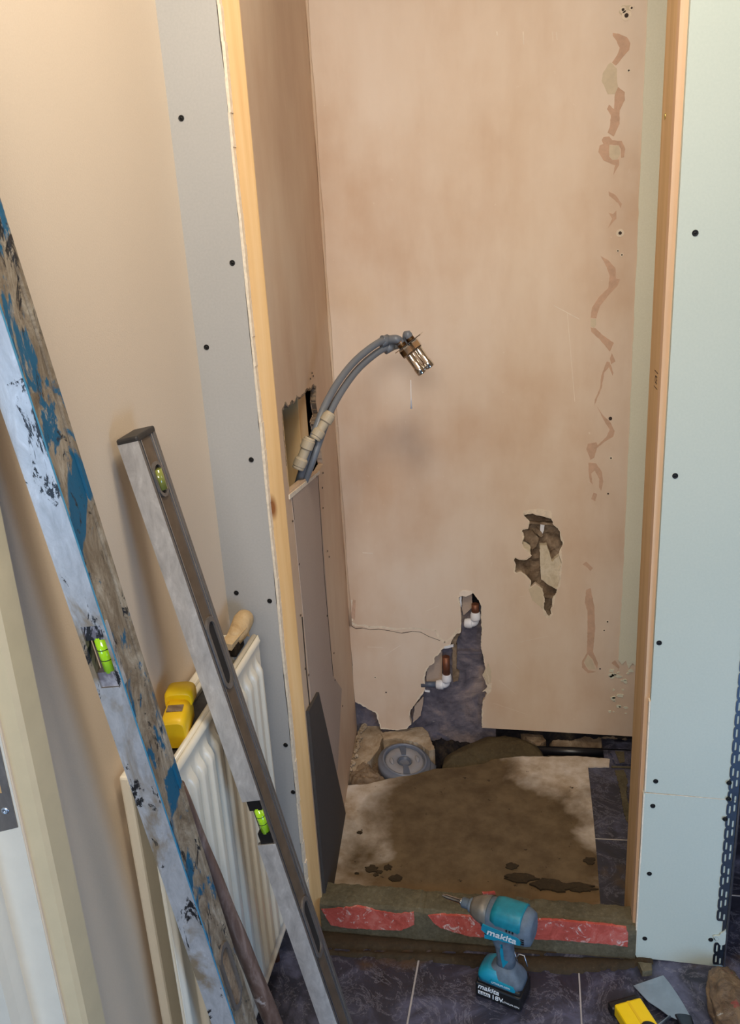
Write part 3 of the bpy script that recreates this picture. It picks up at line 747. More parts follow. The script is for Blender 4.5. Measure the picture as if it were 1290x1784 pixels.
# trench debris
def chunk(px, zt, dz, name, mat, label, cat, amp=.002, grp=None):
    L = [PZ(*q, zt) for q in px]; J = jag2([(p.x, p.y) for p in L], amp, .006)
    m = MB().prism([[Vector((p.x, p.y, zt+.0015*noise.noise(Vector((p.x*60, p.y*60, 2))))) for p in J]], (0, 0, -dz))
    o = m.build(name, mat); tag(o, label, cat, grp); return o
chunk([(631, 1260), (660, 1262), (668, 1280), (660, 1305), (640, 1330), (620, 1345), (600, 1350), (594, 1344)], .006, .09, 'screed_remnant', M_rubble_pale, 'wedge of pale broken screed in the left back corner', 'rubble')
chunk([(665, 1276), (720, 1268), (733, 1262), (746, 1275), (752, 1292), (758, 1305), (748, 1308), (728, 1294), (690, 1286), (668, 1290)], .010, .06, 'plaster_chunk', M_rubble_pale, 'pale broken plaster chunk behind the round grey trap', 'rubble')
tp = chunk([(1064, 1310), (1080, 1308), (1106, 1308), (1107, 1332), (1072, 1330)], .006, .012, 'tile_fragment', M_tile, 'broken dark tile piece at the right end of the trench', 'tile')
MB().prism([[PZ(*q, .0065) for q in ((1072, 1309), (1088, 1310), (1089, 1328), (1080, 1330))]], (0, 0, .0015)).build('mortar_stain', M_mortar_grey, tp)
tag(MB().tube([PZ(1066, 1336, .003), PZ(1108, 1337.5, .003)], .003, 8).build('edge_trim', M_mortar_grey), 'thin pale trim strip at the back edge of the tile strip', 'trim')
chunk([(905, 1277), (945, 1279), (952, 1290), (940, 1298), (925, 1290)], .002, .04, 'plaster_chunk', M_rubble, 'grey plaster chunk below the wall at the right of the mortar mound', 'rubble')
dm = [PZ(*q, -.02) for q in ((1000, 1292), (1030, 1280), (1060, 1278), (1085, 1286), (1104, 1290), (1104, 1306), (1040, 1302), (960, 1300), (955, 1292))]
tag(mound(dm, -.05, .008, .008, 5, n=60, rough=60).build('rubble_heap', M_rubble), 'low heap of crumbled mortar behind the black pipe', 'rubble', kind='stuff')
dm = [PZ(*q, -.03) for q in ((740, 1285), (770, 1282), (830, 1282), (850, 1290), (800, 1302), (770, 1312), (762, 1325), (745, 1320))]
tag(mound(dm, -.07, -.02, .012, 9, n=50, rough=70).build('rubble_heap', M_rubble_dark), 'dark loose rubble in the trench left of the mortar mound', 'rubble', kind='stuff')
dm = [PZ(*q, -.02) for q in ((630, 1300), (655, 1280), (700, 1276), (740, 1285), (765, 1300), (762, 1330), (720, 1352), (670, 1362), (635, 1368), (610, 1360))]
tag(mound(dm, -.085, -.018, .006, 12, n=50, rough=60).build('dirt_fill', M_rubble), 'brown earth packed around the round grey trap', 'rubble', kind='stuff')
# crumbs along the left wall and by the trap
k = MB(); rnd = random.Random(5)
for i in range(46):
    t = rnd.random(); c = PZ(626-38*t+rnd.uniform(-7, 7), 1262+88*t+rnd.uniform(-5, 5), .004)
    if c.x < -.478: c.x = -.478+rnd.random()*.01
    bm = bmesh.new(); bmesh.ops.create_icosphere(bm, subdivisions=1, radius=rnd.uniform(.003, .010))
    for v in bm.verts: v.co = Vector((v.co.x*rnd.uniform(.6, 1.2), v.co.y*rnd.uniform(.6, 1.2), v.co.z*rnd.uniform(.4, .9)))
    k.frombm(bm, Matrix.Translation(c+Vector((0, 0, .008))))
tag(k.build('plaster_crumbs', M_rubble_pale), 'pale crumbs along the foot of the left alcove wall', 'rubble', kind='stuff')
dm = [PZ(*q, .004) for q in ((604, 1350), (618, 1332), (640, 1320), (652, 1338), (672, 1352), (650, 1364), (620, 1369))]
tag(mound(dm, -.01, .012, .008, 4, n=40, rough=80).build('dirt_heap', M_rubble), 'brown dirt and bits on the slab corner left of the trap', 'rubble', kind='stuff')
# dark wet spots of mortar on the slab
for i, (cx, cy, r, sd) in enumerate(((627, 1451, .009, 1), (648, 1515, .018, 2), (662, 1520, .009, 3), (676, 1512, .014, 4), (690, 1532, .017, 5), (622, 1522, .006, 6), (560, 1521, .006, 7), (655, 1525, .007, 8), (893, 1510, .016, 9), (905, 1530, .030, 10), (960, 1545, .040, 11), (1010, 1548, .030, 12), (1028, 1500, .016, 13))):
    rr = random.Random(sd*7); c = PZ(cx, cy, .004); L = []
    for t in np.linspace(0, 2*PI, 17)[:-1]: L.append((c.x+math.cos(t)*r*rr.uniform(.5, 1.1)*(1.5 if r > .02 else 1), c.y+math.sin(t)*r*rr.uniform(.4, .9)*(.7 if r > .02 else 1)))
    J = jag2(L, .0008, .004)
    MB().prism([[Vector((p.x, p.y, .0042)) for p in J]], (0, 0, .0015+r*.08)).build('mortar_spot', M_mortar_dark, slab)

# shower trap
TC = PZ(703, 1330, .0)
tM = Matrix.Translation((TC.x, TC.y+.006, -.020)) @ Matrix.Scale(1.10, 4) @ Matrix.Rotation(math.radians(8), 4, 'Y') @ Matrix.Rotation(math.radians(8), 4, 'X')
trap = empty('shower_trap', tM); tag(trap, 'round grey plastic shower trap set in the trench', 'drain')
MB().lathe([(.0, -.03), (.058, -.03), (.066, -.012), (.0685, .012), (.069, .020), (.066, .024), (.060, .026), (.0585, .030), (.0565, .0325), (.0535, .0325), (.0520, .028), (.0520, .018), (.0, .018)], n=64).build('body', M_trap, trap)
cup = MB(); cup.lathe([(.0505, .018), (.050, .024), (.046, .027), (.022, .028), (.019, .024), (.018, .014), (0, .014)], n=48); cup.build('insert', M_trap_in, trap)
MB().lathe([(.0175, .016), (.0172, .025), (.015, .0255), (.013, .018), (0, .016)], n=32).build('centre_cup', M_trap_dark, trap)
for ang in (105, 285):
    t = math.radians(ang); M4 = Matrix.Rotation(t, 4, 'Z')
    MB().prism([[M4 @ Vector(q) for q in ((.018, -.006, .0285), (.049, -.009, .0275), (.049, .009, .0275), (.018, .006, .0285))]], (0, 0, .0012)).build('slot', M_trap_dark, trap)
for ang in (20, 200):
    t = math.radians(ang)
    MB().tube([(math.cos(t+q)*.034, math.sin(t+q)*.034+0, .0285) for q in np.linspace(-.35, .35, 9)], [.0005, .0035, .005, .0055, .006, .0055, .005, .0035, .0005], 8, flat=.6).build('rib', M_trap_in, trap)
MB().loft([((.03, -.02, 0), (0, .055, 0), (0, 0, .026)), ((.066, -.012, -.002), (0, .044, 0), (0, 0, .022)), ((.082, -.005, -.006), (0, .026, 0), (0, 0, .020))], e=4).build('outlet_housing', M_trap, trap)
MB().tube([(.07, -.008, -.006), (.104, .0, -.006)], .0195, 24).build('outlet', M_trap, trap)

# pipes and elbows low in the wall
def bent(name, label):
    o = empty(name, (0, 0, 0)); tag(o, label, 'pipe'); return o
def elbow_run(c, y, label, pipe_top, left_pipe):
    P = PY(*c, y); o = empty('pipe_elbow', P); tag(o, label, 'pipe')
    r = .0105
    body = [(-.012, 0, 0)] + [(-.010+.010*math.sin(t), 0, .010-.010*math.cos(t)) for t in np.linspace(.1, PI/2, 6)] + [(0, 0, .014)]
    MB().tube([Vector(q) for q in body], r*1.0, 18).build('body', M_white_fit, o)
    MB().lathe([(.0088, -.001), (.0135, 0), (.0142, .004), (.0142, .016), (.0128, .018), (.0128, .0215), (.0095, .024), (.008, .024)], Matrix.Translation((0, 0, .012)), 24).build('collar', M_white_fit, o)
    MB().lathe([(.0088, -.001), (.0135, 0), (.0142, .004), (.0142, .014), (.0128, .016), (.0128, .020), (.0095, .022), (.008, .022)], Matrix.Translation((-.010, 0, 0)) @ Matrix.Rotation(-PI/2, 4, 'Y'), 24).build('collar', M_white_fit, o)
    MB().tube([(0, 0, .03), (0, 0, .03+pipe_top)], .0105, 16).build('copper_pipe', M_copper, o)
    if left_pipe: MB().tube([(-.03, 0, 0), (-.075, 0, -.002)], .0085, 16).build('blue_pipe', M_trap_dark, o)
    return o
elbow_run((779, 1193), WB+.006, 'lower white plastic elbow with copper pipe rising from it', .062, True)
elbow_run((829, 1086), WB+.006, 'upper white plastic elbow with copper pipe, higher in the broken wall', .03, False)

# dark grey panel leaning on the left side
PN = LN
T_ = PL(556, 1206, .007); N_t = PL(533, 1250, .007)
kk = (.024-T_.y)/(N_t.y-T_.y)
B_ = PL(598, 1395, .007); zlow = .0045
far = T_+(B_-T_)*((zlow-T_.z)/(B_.z-T_.z))
nb = l3(0, 0, .007); nb = nb+LD*((.024-nb.y)/LD.y); nb.z = zlow
quad = [T_, T_+(N_t-T_)*kk, nb, far]
lp = MB().prism([quad], -PN*.006).build('leaning_panel', M_slate_panel); tag(lp, 'dark grey flat panel leaning against the left side of the alcove', 'panel')

# ------------------------------------------------------------------ brick step
ZT = .078
step_in = .060
def yfront(x): return 0.0
br = []
bx = [(-.4245, -.2115), (-.2005, .0145), (.0245, .2215)]
lab = ['red brick at the left end of the step, its face half covered in mortar', 'middle red brick of the step, behind the cordless driver', 'red brick at the right end of the step by the green board']
patch = [[(560, 1584), (580, 1583), (622, 1580), (660, 1587), (690, 1592), (721, 1590), (722, 1611), (700, 1621), (655, 1620), (600, 1616), (577, 1612), (568, 1598)],
         [(746, 1595), (760, 1594), (800, 1596), (840, 1598), (919, 1602), (919, 1636), (880, 1636), (850, 1633), (820, 1632), (790, 1624), (768, 1617), (755, 1607)],
         [(931, 1603), (980, 1604), (1010, 1608), (1050, 1611), (1092, 1617), (1095, 1630), (1094, 1650), (1060, 1645), (1020, 1642), (975, 1638), (931, 1636)]]
for (x0, x1), lb, pp in zip(bx, lab, patch):
    o = MB().box((x0, .0005, .006), (x1, step_in-.002, ZT-.003), .003)
    J = jag2([(p.x, p.z) for p in (PY(*q, -.004) for q in pp)], .0012, .006)
    o.prism([[Vector((p.x, -.0042, p.y)) for p in J]], (0, .006, 0))
    tag(o.build('brick', M_brick), lb, 'brick', 'bricks of the step')
# mortar coat: rough skin over the bricks
def coat():
    m = MB(); nx = 150; prof = [(-.002, -.004), (-.0025, .02), (-.003, .045), (-.003, .066), (-.001, .074), (.006, .079), (.02, .080), (.035, .080), (.05, .080), (.060, .078), (.064, .068), (.065, .0)]
    vs = []
    for i in range(nx+1):
        x = -.4275+(.2285+.4275)*i/nx
        for j, (y, z) in enumerate(prof):
            n_ = noise.fractal(Vector((x*45, y*60+z*60, 1)), 1, 2, 4); k_ = noise.fractal(Vector((x*7, j*.4, 7)), 1, 2, 3)
            jn = 1 if min(abs(x+.206), abs(x-.0195)) < .004 else 0
            yy = y+(.0012*n_ if j < 9 else .003*n_); zz = z+(.0015*n_+.002*k_ if 3 < j < 10 else 0)-jn*.002*(1 if j > 3 else 0)
            vs.append((x, yy, zz))
    n = len(prof)
    fs = [[i*n+j, (i+1)*n+j, (i+1)*n+j+1, i*n+j+1] for i in range(nx) for j in range(n-1)]
    return m.add(vs, fs, False)
tag(coat().build('mortar_bed', M_mortar_grey), 'olive brown mortar bedding and covering the brick step', 'mortar')
# mortar fillet on the floor
fe = [PZ(*q, .0) for q in ((548, 1655), (600, 1668), (660, 1672), (730, 1674), (800, 1682), (850, 1690), (930, 1694), (1000, 1698), (1060, 1690), (1100, 1688), (1140, 1680), (1141, 1668), (1112, 1664))]
L = jag2([(p.x, p.y) for p in fe], .004, .012); L = [p for p in L] + [Vector((.229, -.001)), Vector((-.43, -.001))]
m = MB(); tag(mound([Vector((p.x, p.y, 0)) for p in L], .0005, .010, .0015, 3, n=110, rough=70).build('mortar_fillet', M_mortar_dark), 'dark mortar smeared on the tiles along the foot of the step', 'mortar')
chunk([(1112, 1676), (1136, 1678), (1137, 1690), (1120, 1692)], .014, .014, 'mortar_lump', M_mortar_grey, 'small lump of mortar under the corner of the green board', 'mortar', .001)
for i, (x, y, r) in enumerate(((960, 1553, .012), (985, 1557, .010), (1000, 1556, .008), (693, 1546, .008), (920, 1555, .006))):
    p = PZ(x, y, .081)
chunk([(840, 1553), (862, 1552), (864, 1557), (842, 1557)], .084, .003, 'brick_chip', M_brick, 'thin red brick chip on top of the step beyond the driver', 'rubble', .001)

# ------------------------------------------------------------------ perforated corner bead
cb = empty('corner_bead', (GR, 0, 0)); tag(cb, 'perforated galvanised corner bead on the right edge of the green board', 'bead')
def slot(x, z, wd, h):
    r = wd/2; pts = [(x+r*math.cos(t), z+h/2-r+r*math.sin(t)) for t in np.linspace(0, PI, 6)] + [(x+r*math.cos(t), z-h/2+r+r*math.sin(t)) for t in np.linspace(PI, 2*PI, 6)]
    return [Vector((a, 0, b)) for a, b in pts]
m = MB(); P_ = .0275
for i in range(44):
    z0 = .006+i*P_; z1 = z0+P_
    out = [(-.0025, z0), (-.0025, z1), (-.0195, z1), (-.0215, z1-.002), (-.0225, z1-.006), (-.0225, z0+.007), (-.0215, z0+.002), (-.0195, z0)]
    if 2 <= i <= 3: out = [(-.0025, z0), (-.0025, z1), (-.010, z1), (-.010, z0)]
    holes = []
    if not 2 <= i <= 3: holes = [slot(-.0165, z0+P_*.5, .0034, .0175), slot(-.0085, z0+P_*.5+(.004 if i % 2 else -.004), .0036, .0155)]
    m.prism([[Vector((a, 0, b)) for a, b in out]]+holes, (0, .0008, 0))
o = m.build('wing', M_steel, cb); o.location = (0, -.0018, 0)
MB().tube([(-.001, -.003, .004), (-.001, -.003, 1.25)], .0022, 10).build('nose', M_blade, cb)
MB().box((-.0005, -.001, .004), (.0008, .022, 1.25)).build('wing', M_steel, cb)
L = jag2([(-.026, .078), (-.014, .082), (-.004, .098), (-.002, .088), (-.002, .062), (-.012, .058), (-.020, .068)], .0015, .004)
MB().prism([[Vector((p.x, -.004, p.y)) for p in L]], (0, .003, 0)).build('plaster_dab', M_green_board, cb)
for q in ((1271, 1364), (1270, 1392), (1264, 1427), (1249, 1635)):
    p = PY(*q, -.003); s_ = screw((0, 0, 0), cb); s_.location = p-Vector((GR, 0, 0))

# ------------------------------------------------------------------ door frame at the left
def plan(pts, z0, z1): return [[Vector((x, y, z0)) for x, y in pts]]
df = struct(MB().prism(plan([(XL-.02, -.640), (XL+.010, -.640), (XL+.012, -.646), (XL+.018, -.650), (XL+.018, -.684), (XL+.014, -.690), (XL+.004, -.695), (XL-.001, -.698), (XL-.02, -.698)], 0, 2.1), (0, 0, 2.1)).build('trim_1', M_frame_shaded), 'white door architrave at the left, toned as in shade')
dj = struct(MB().prism(plan([(XL-.002, -.69), (XL-.002, -.7010), (XL-.045, -.7010), (XL-.048, -.718), (XL-.048, -.734), (XL-.10, -.734), (XL-.10, -.69)], 0, 2.05), (0, 0, 2.05)).build('door_1', M_door_paint), 'white painted door lining at the left')
zt, zb2 = PX(0, 1180, XL-.02).z+.03, PX(20, 1436, XL-.02).z
sp = MB(); Yf = -.7014
za = PY(18, 1440, Yf)
sp.prism([[Vector((x, Yf-.0008, z)) for x, z in ((XL-.042, za.z-.012), (XL-.042, za.z+.26), (XL-.005, za.z+.26), (XL-.005, za.z))],
          [Vector((x, Yf-.0008, z)) for x, z in ((XL-.036, za.z+.045), (XL-.036, za.z+.125), (XL-.0150, za.z+.125), (XL-.0150, za.z+.045))]], (0, .0016, 0))
spo = sp.build('strike_plate', M_alu_side, dj)
MB().box((XL-.036, Yf-.0002, za.z+.045), (XL-.0150, Yf+.0008, za.z+.125)).build('latch_mortice', M_wood_dark, spo)
MB().lathe([(0, .0004), (.0015, .0004), (.0017, .001), (.0042, .0012), (.0048, 0)], frame((XL-.016, Yf-.0010, za.z+.022), (1, 0, 0), (0, 0, 1), (0, -1, 0)), 16).build('screw', M_blade, spo)

# ------------------------------------------------------------------ radiator
RX, RXb = -.472, -.541
RY0, RY1, RZ0, RZ1 = -.545, -.066, .098, .748
rad = empty('radiator', (RXb, (RY0+RY1)/2, RZ0)); tag(rad, 'white double panel radiator against the left wall', 'radiator')
ro = Vector((RXb, (RY0+RY1)/2, RZ0))
def sstep(a, b, x): t = max(0, min(1, (x-a)/(b-a))); return t*t*(3-2*t)
def rpanel(xf, side, name, flutes=True):
    m = MB(); ny, nz = 280, 44; vs = []; pitch = .0335; zs = []
    H_ = RZ1-RZ0
    zs = sorted(set([0, .004, .008, .012, .020, .030, .038, .046, .055, .065] + [H_-q for q in (0, .004, .008, .012, .020, .030, .038, .046, .055, .065)] + list(np.linspace(.08, H_-.08, 12))))
    for z in zs:
        for i in range(ny+1):
            y = RY0+(RY1-RY0)*i/ny; u = ((y-RY0-.030) % pitch)/pitch
            f = sstep(.14, .32, u)*(1-sstep(.68, .86, u))
            if y < RY0+.03 or y > RY1-.03: f = 0
            v = sstep(.030, .055, z)*(1-sstep(H_-.055, H_-.030, z))
            edge = min(z, H_-z); ey = min(y-RY0, RY1-y); dd = min(edge, ey)
            rr = -.006*(1-sstep(0, .008, dd))
            groove = .0
            vs.append(Vector((xf+side*(rr+.0105*f*v-.0035*sstep(.008, .016, edge)*(1 if edge > .008 else 0)*(1)), y, RZ0+z))-ro)
    n = ny+1
    fs = [[j*n+i, j*n+i+1, (j+1)*n+i+1, (j+1)*n+i] for j in range(len(zs)-1) for i in range(ny)]
    m.add(vs, fs, True)
    o = m.build(name, M_white_enamel, rad, fix=False)
    md = o.modifiers.new('s', 'SOLIDIFY'); md.thickness = .0015; md.offset = 0
    return o
rpanel(RX, 1, 'front_panel')
MB().box(Vector((RX-.016, RY0+.002, RZ0+.004))-ro, Vector((RX-.007, RY1-.002, RZ1-.004))-ro, .002).build('front_panel_back', M_white_enamel, rad)
for zz in (RZ1, RZ0):
    MB().tube([Vector((RX-.012, RY0+.002, zz-.003*(1 if zz == RZ1 else -1)))-ro, Vector((RX-.012, RY1-.002, zz-.003*(1 if zz == RZ1 else -1)))-ro], .0055, 10).build('rail', M_white_enamel, rad)
MB().box(Vector((RXb-.006, RY0+.045, RZ0))-ro, Vector((RXb+.010, RY1, RZ1))-ro, .004).build('rear_panel', M_white_enamel, rad)
MB().tube([Vector((RXb+.011, RY0+.045, RZ1-.012))-ro, Vector((RXb+.011, RY1, RZ1-.012))-ro], .005, 10).build('rail', M_white_enamel, rad)
m = MB(); ny = 60; vs = []; fs = []
for i in range(ny*2+1):
    y = RY0+.17+(RY1-RY0-.182)*i/(ny*2); x = RXb+.014 if i % 2 else RX-.018
    vs += [Vector((x, y, RZ0+.03))-ro, Vector((x, y, RZ1-.045))-ro]
fs = [[2*i, 2*i+2, 2*i+3, 2*i+1] for i in range(ny*2)]
m.add(vs, fs).build('convector_fins', M_white_enamel, rad, fix=False)
for zz in (RZ0+.06, RZ1-.10):
    MB().box(Vector((XL+.001, RY1-.09, zz-.02))-ro, Vector((RXb, RY1-.06, zz+.02))-ro).build('bracket', M_white_enamel, rad)
    MB().box(Vector((XL+.001, RY0+.06, zz-.02))-ro, Vector((RXb, RY0+.09, zz+.02))-ro).build('bracket', M_white_enamel, rad)
for yy in (RY0+.02, RY1-.02): MB().tube([Vector((RX-.035, yy, RZ0+.02))-ro, Vector((RX-.035, yy, .0))-ro], .0075, 14).build('pipe_tail', M_copper, rad)

# things lying on the radiator
xg = (RX-.017+RXb+.012)/2
def PXr(px, py): return PX(px, py, xg)
fb = MB().box((xg-.016, -.50, RZ1-.047), (xg+.0165, -.215, RZ1-.018), .002).build('flat_bar', M_black_worn)  # black bar added to fill the gap between the two panels
tag(fb, 'black bar filling the gap on top of the radiator', 'bar')
yt = PX(322, 1222, xg)
YM = Matrix.Translation((xg-.006, yt.y-.012, RZ1-.016)) @ Matrix.Rotation(math.radians(12), 4, 'Z')
yo = empty('hand_tool', YM); tag(yo, 'yellow plastic hand tool resting on the radiator behind the muddy level', 'tool')
MB().loft([((0, -.055, .022), (.017, 0, 0), (0, 0, .020)), ((0, -.045, .024), (.019, 0, 0), (0, 0, .024)), ((0, .018, .024), (.019, 0, 0), (0, 0, .024)), ((0, .028, .022), (.016, 0, 0), (0, 0, .019))], e=4).build('case', M_yellow, yo)
MB().loft([((0, .004, .044), (.020, 0, 0), (0, 0, .012)), ((0, .012, .046), (.022, 0, 0), (0, 0, .015)), ((0, .040, .042), (.022, 0, 0), (0, 0, .017)), ((0, .050, .038), (.019, 0, 0), (0, 0, .012))], e=3.4).build('nose', M_yellow_b, yo)
MB().box((-.012, -.03, .0475), (.012, -.012, .0495), .001).build('label', M_rubble, yo)
yt = PX(428, 1145, xg)
to = empty('paper_roll', (xg-.004, yt.y, RZ1-.02)); tag(to, 'tan rolled paper scrap at the far end of the radiator top', 'scrap')
MB().loft([((0, y, .030+.004*math.sin(y*60)), (.017*s, 0, 0), (0, 0, .018*s)) for y, s in ((-.045, .55), (-.035, .85), (-.01, 1), (.015, 1.08), (.032, 1.0), (.040, .6))], e=2.2).build('roll', M_tan, to)
MB().prism([[Vector(q) for q in ((.010, -.075, .034), (.017, -.01, .036), (.017, .0, .012), (.012, -.02, .026), (.008, -.075, .022))]], (-.022, 0, .004)).build('flap', M_tan, to)
MB().box((-.012, -.060, .0), (.010, -.012, .026), .003).build('core', M_rubble_dark, to)

# ------------------------------------------------------------------ the two box levels
def level(name, label, Ptop, Pbot, S, W, alpha, ext_top, mats, vpos, handles, topvial, cap=True):
    """local x = across the working edge, y = across the web, z = up the tool; origin at the foot's shared edge"""
    a = (Ptop-Pbot).normalized(); mid = (Ptop+Pbot)/2; v = (mid-CAM).normalized()
    n = -(v-a*v.dot(a)).normalized(); r = a.cross(n).normalized()
    if r.dot(rt) < 0: r = -r
    al = math.radians(alpha)
    wv = r*math.cos(al)-n*math.sin(al); sv = -r*math.sin(al)-n*math.cos(al)
    L = (Ptop-Pbot).length+ext_top
    M = frame(Pbot, sv, wv, a)
    if M.to_3x3().determinant() < 0: pass
    o = empty(name, Matrix.Translation(Pbot)); tag(o, label, 'spirit level')
    R = frame((0, 0, 0), sv, wv, a)
    B = MB()
    prof = [(0, 0), (0, .11*W), (.003, .13*W), (.003, .86*W), (0, .88*W), (0, W), (S, W), (S, .88*W), (S-.003, .86*W), (S-.003, .13*W), (S, .11*W), (S, 0)]
    g0, g1 = vpos-.042, vpos+.042; cut = .018
    pc = [(.003, cut), (.003, .86*W), (0, .88*W), (0, W), (S, W), (S, .88*W), (S-.003, .86*W), (S-.003, cut)]
    def ext(pr, z0, z1): B.prism([[R @ Vector((x, y, z0)) for x, y in pr]], a*(z1-z0))
    ext(prof, 0, g0); ext(prof, g1, L); ext(pc, g0, g1)
    body = B.build('body', mats['side'], o)
    # working edge skin
    E = MB()
    for z0, z1 in ((.0, g0), (g1, L)): E.prism([[R @ Vector(q) for q in ((-.0004, -.0006, z0), (S+.0004, -.0006, z0), (S+.0004, -.0006, z1), (-.0004, -.0006, z1))]], wv*.0035)
    if mats.get('rims'):
        for x0, x1 in ((-.0004, .0035), (S-.0055, S+.0004)): E.prism([[R @ Vector(q) for q in ((x0, -.0006, g0), (x1, -.0006, g0), (x1, -.0006, g1), (x0, -.0006, g1))]], wv*.012)
    E.build('working_edge', mats['edge'], o)
    C = MB(); C.prism([[R @ Vector(q) for q in ((-.0006, .0, 0), (-.0006, .003, 0), (-.0006, .003, L), (-.0006, .0, L))]], sv*.002); C.build('edge_line', mats['line'], o)
    # web channel and ribs
    C = MB(); C.prism([[R @ Vector(q) for q in ((.0022, .15*W, .0), (.0022, .84*W, 0), (.0022, .84*W, L), (.0022, .15*W, L))]], sv*.002); C.build('web', mats['web'], o)
    if mats.get('rib'):
        for q0, q1 in ((.17, .205), (.755, .80)):
            C = MB(); C.prism([[R @ Vector(q) for q in ((.0003, q0*W, 0), (.0003, q1*W, 0), (.0003, q1*W, L), (.0003, q0*W, L))]], sv*.0022); C.build('rib', mats['rib'], o)
    # vial in the working edge
    H_ = MB()
    for z0, z1 in ((g0, g0+.020), (g1-.020, g1)):
        H_.prism([[R @ Vector(q) for q in ((.004, .002, z0), (S-.0055, .002, z0), (S-.0055, .002, z1), (.004, .002, z1))]], wv*.018)
    H_.prism([[R @ Vector(q) for q in ((.003, cut-.001, g0), (S-.004, cut-.001, g0), (S-.004, cut-.001, g1), (.003, cut-.001, g1))]], wv*.003)
    H_.build('vial_holder', mats['holder'], o)
    vx = S*.42
    T = MB().tube([R @ Vector((vx, .009, vpos-.024)), R @ Vector((vx, .009, vpos+.024))], .0075, 18); vo = T.build('vial', M_vial, o)
    for dz in (-.007, .007): MB().tube([R @ Vector((vx, .009, vpos+dz-.0005)), R @ Vector((vx, .009, vpos+dz+.0005))], .0078, 18).build('vial_line', M_black, vo)
    # hand holes and end vials in the web
    def obround(cz, hl, hw, y=.5*W, n=10):
        return [(y+hw*math.cos(t), cz+hl-hw+hw*math.sin(t)) for t in np.linspace(0, PI, n)]+[(y+hw*math.cos(t), cz-hl+hw+hw*math.sin(t)) for t in np.linspace(PI, 2*PI, n)]
    for cz in handles:
        out = obround(cz, .060, .30*W); inn = obround(cz, .052, .20*W)
        G = MB().prism([[R @ Vector((-.0012, y, z)) for y, z in out], [R @ Vector((-.0012, y, z)) for y, z in inn]], sv*.004); ho = G.build('hand_grip', mats['grip'], o)
        MB().prism([[R @ Vector((.0016, y, z)) for y, z in inn]], sv*.002).build('hand_hole_fill', M_recess_shade if mats.get('rib') else M_rubble, ho)  # closed plate; its dark colour stands in for the depth of the hole
    for cz in topvial:
        out = obround(cz, .026, .27*W, .47*W); inn = obround(cz, .021, .20*W, .47*W)
        G = MB().prism([[R @ Vector((-.0012, y, z)) for y, z in out], [R @ Vector((-.0012, y, z)) for y, z in inn]], sv*.004); ho = G.build('vial_ring', mats['grip'], o)
        MB().prism([[R @ Vector((.0016, y, z)) for y, z in inn]], sv*.001).build('vial_seat', M_recess_shade, ho)
        MB().tube([R @ Vector((.001, .45*W, cz-.015)), R @ Vector((.001, .45*W, cz+.015))], .0075, 14).build('vial', M_vial_dim, ho)
    if cap:
        K = MB(); K.prism([[R @ Vector(q) for q in ((-.0012, -.0012, L-.002), (S+.001, -.0012, L-.002), (S+.001, W+.001, L-.002), (-.0012, W+.001, L-.002))]], a*.009)
        ko = K.build('end_cap', M_black_worn, o)
        bv = ko.modifiers.new('b', 'BEVEL'); bv.width = .003; bv.segments = 2
    return o
# children are built about the foot so undo the empty's own offset: meshes above are relative to it
T1 = PD(118, 900, .905); F1 = PD(494, 2046, 1.367)
v1 = PD(176, 1147, .975); ax1 = (T1-F1).normalized(); vp1 = (v1-F1).dot(ax1)
hh = PD(420, 1735, 1.20); hz1 = (hh-F1).dot(ax1)
level('spirit_level', 'long mud-caked blue and silver box level leaning at the far left', T1, F1, .033, .066, 60, .62,
      dict(side=M_mud_blue, edge=M_silver_dirty, line=M_blue_edge, web=M_mud_blue, holder=M_speck, grip=M_alu_side, rims=True), vp1, [hz1], [], True)
F2 = PZ(652, 1935, .0); T2 = PD(240, 768, 1.145)
# slide the foot so the edge line passes through the photographed points
F2 = PD(625.0, 1895.0, 1.62); F2 = CAM+(F2-CAM)*((CAM.z-.004)/(CAM.z-F2.z))
ax2 = (T2-F2).normalized()
def along(px, py, T, F):
    best = None
    for i in range(2001):
        p = T.lerp(F, i/2000); d = p-CAM; z = d.dot(fw); y = d.dot(dn)/z*FPX+892
        if best is None or abs(y-py) < best[0]: best = (abs(y-py), i/2000)
    return (T-F).length*(1-best[1])
level('spirit_level', 'silver aluminium box level with black end cap, leaning in front of the radiator', T2, F2, .030, .060, 63, .0,
      dict(side=M_alu_side, edge=M_alu, line=M_alu_side, web=M_channel, rib=M_blade, holder=M_black, grip=M_alu_side), along(0, 1432, T2, F2), [along(0, 1155, T2, F2), along(0, 1640, T2, F2)], [along(0, 845, T2, F2)], True)

# ------------------------------------------------------------------ wooden handle
Pb = PD(504, 1850, 1.46); Pt = PD(320, 1396, 1.19)
dh = (Pb-Pt).normalized()
fz = Pb+dh*((.012-Pb.z)/dh.z)
ph = MB(); N_ = 24; top = Pt-dh*.03
ph.tube([top.lerp(fz, i/N_) for i in range(N_+1)], [.0105+.0050*sstep(0, 1, i/N_)+.0005*math.sin(i*1.3) for i in range(N_+1)], 20)
tag(ph.build('tool_handle', M_pole), 'round dirty wooden tool handle between the two leaning levels', 'handle')

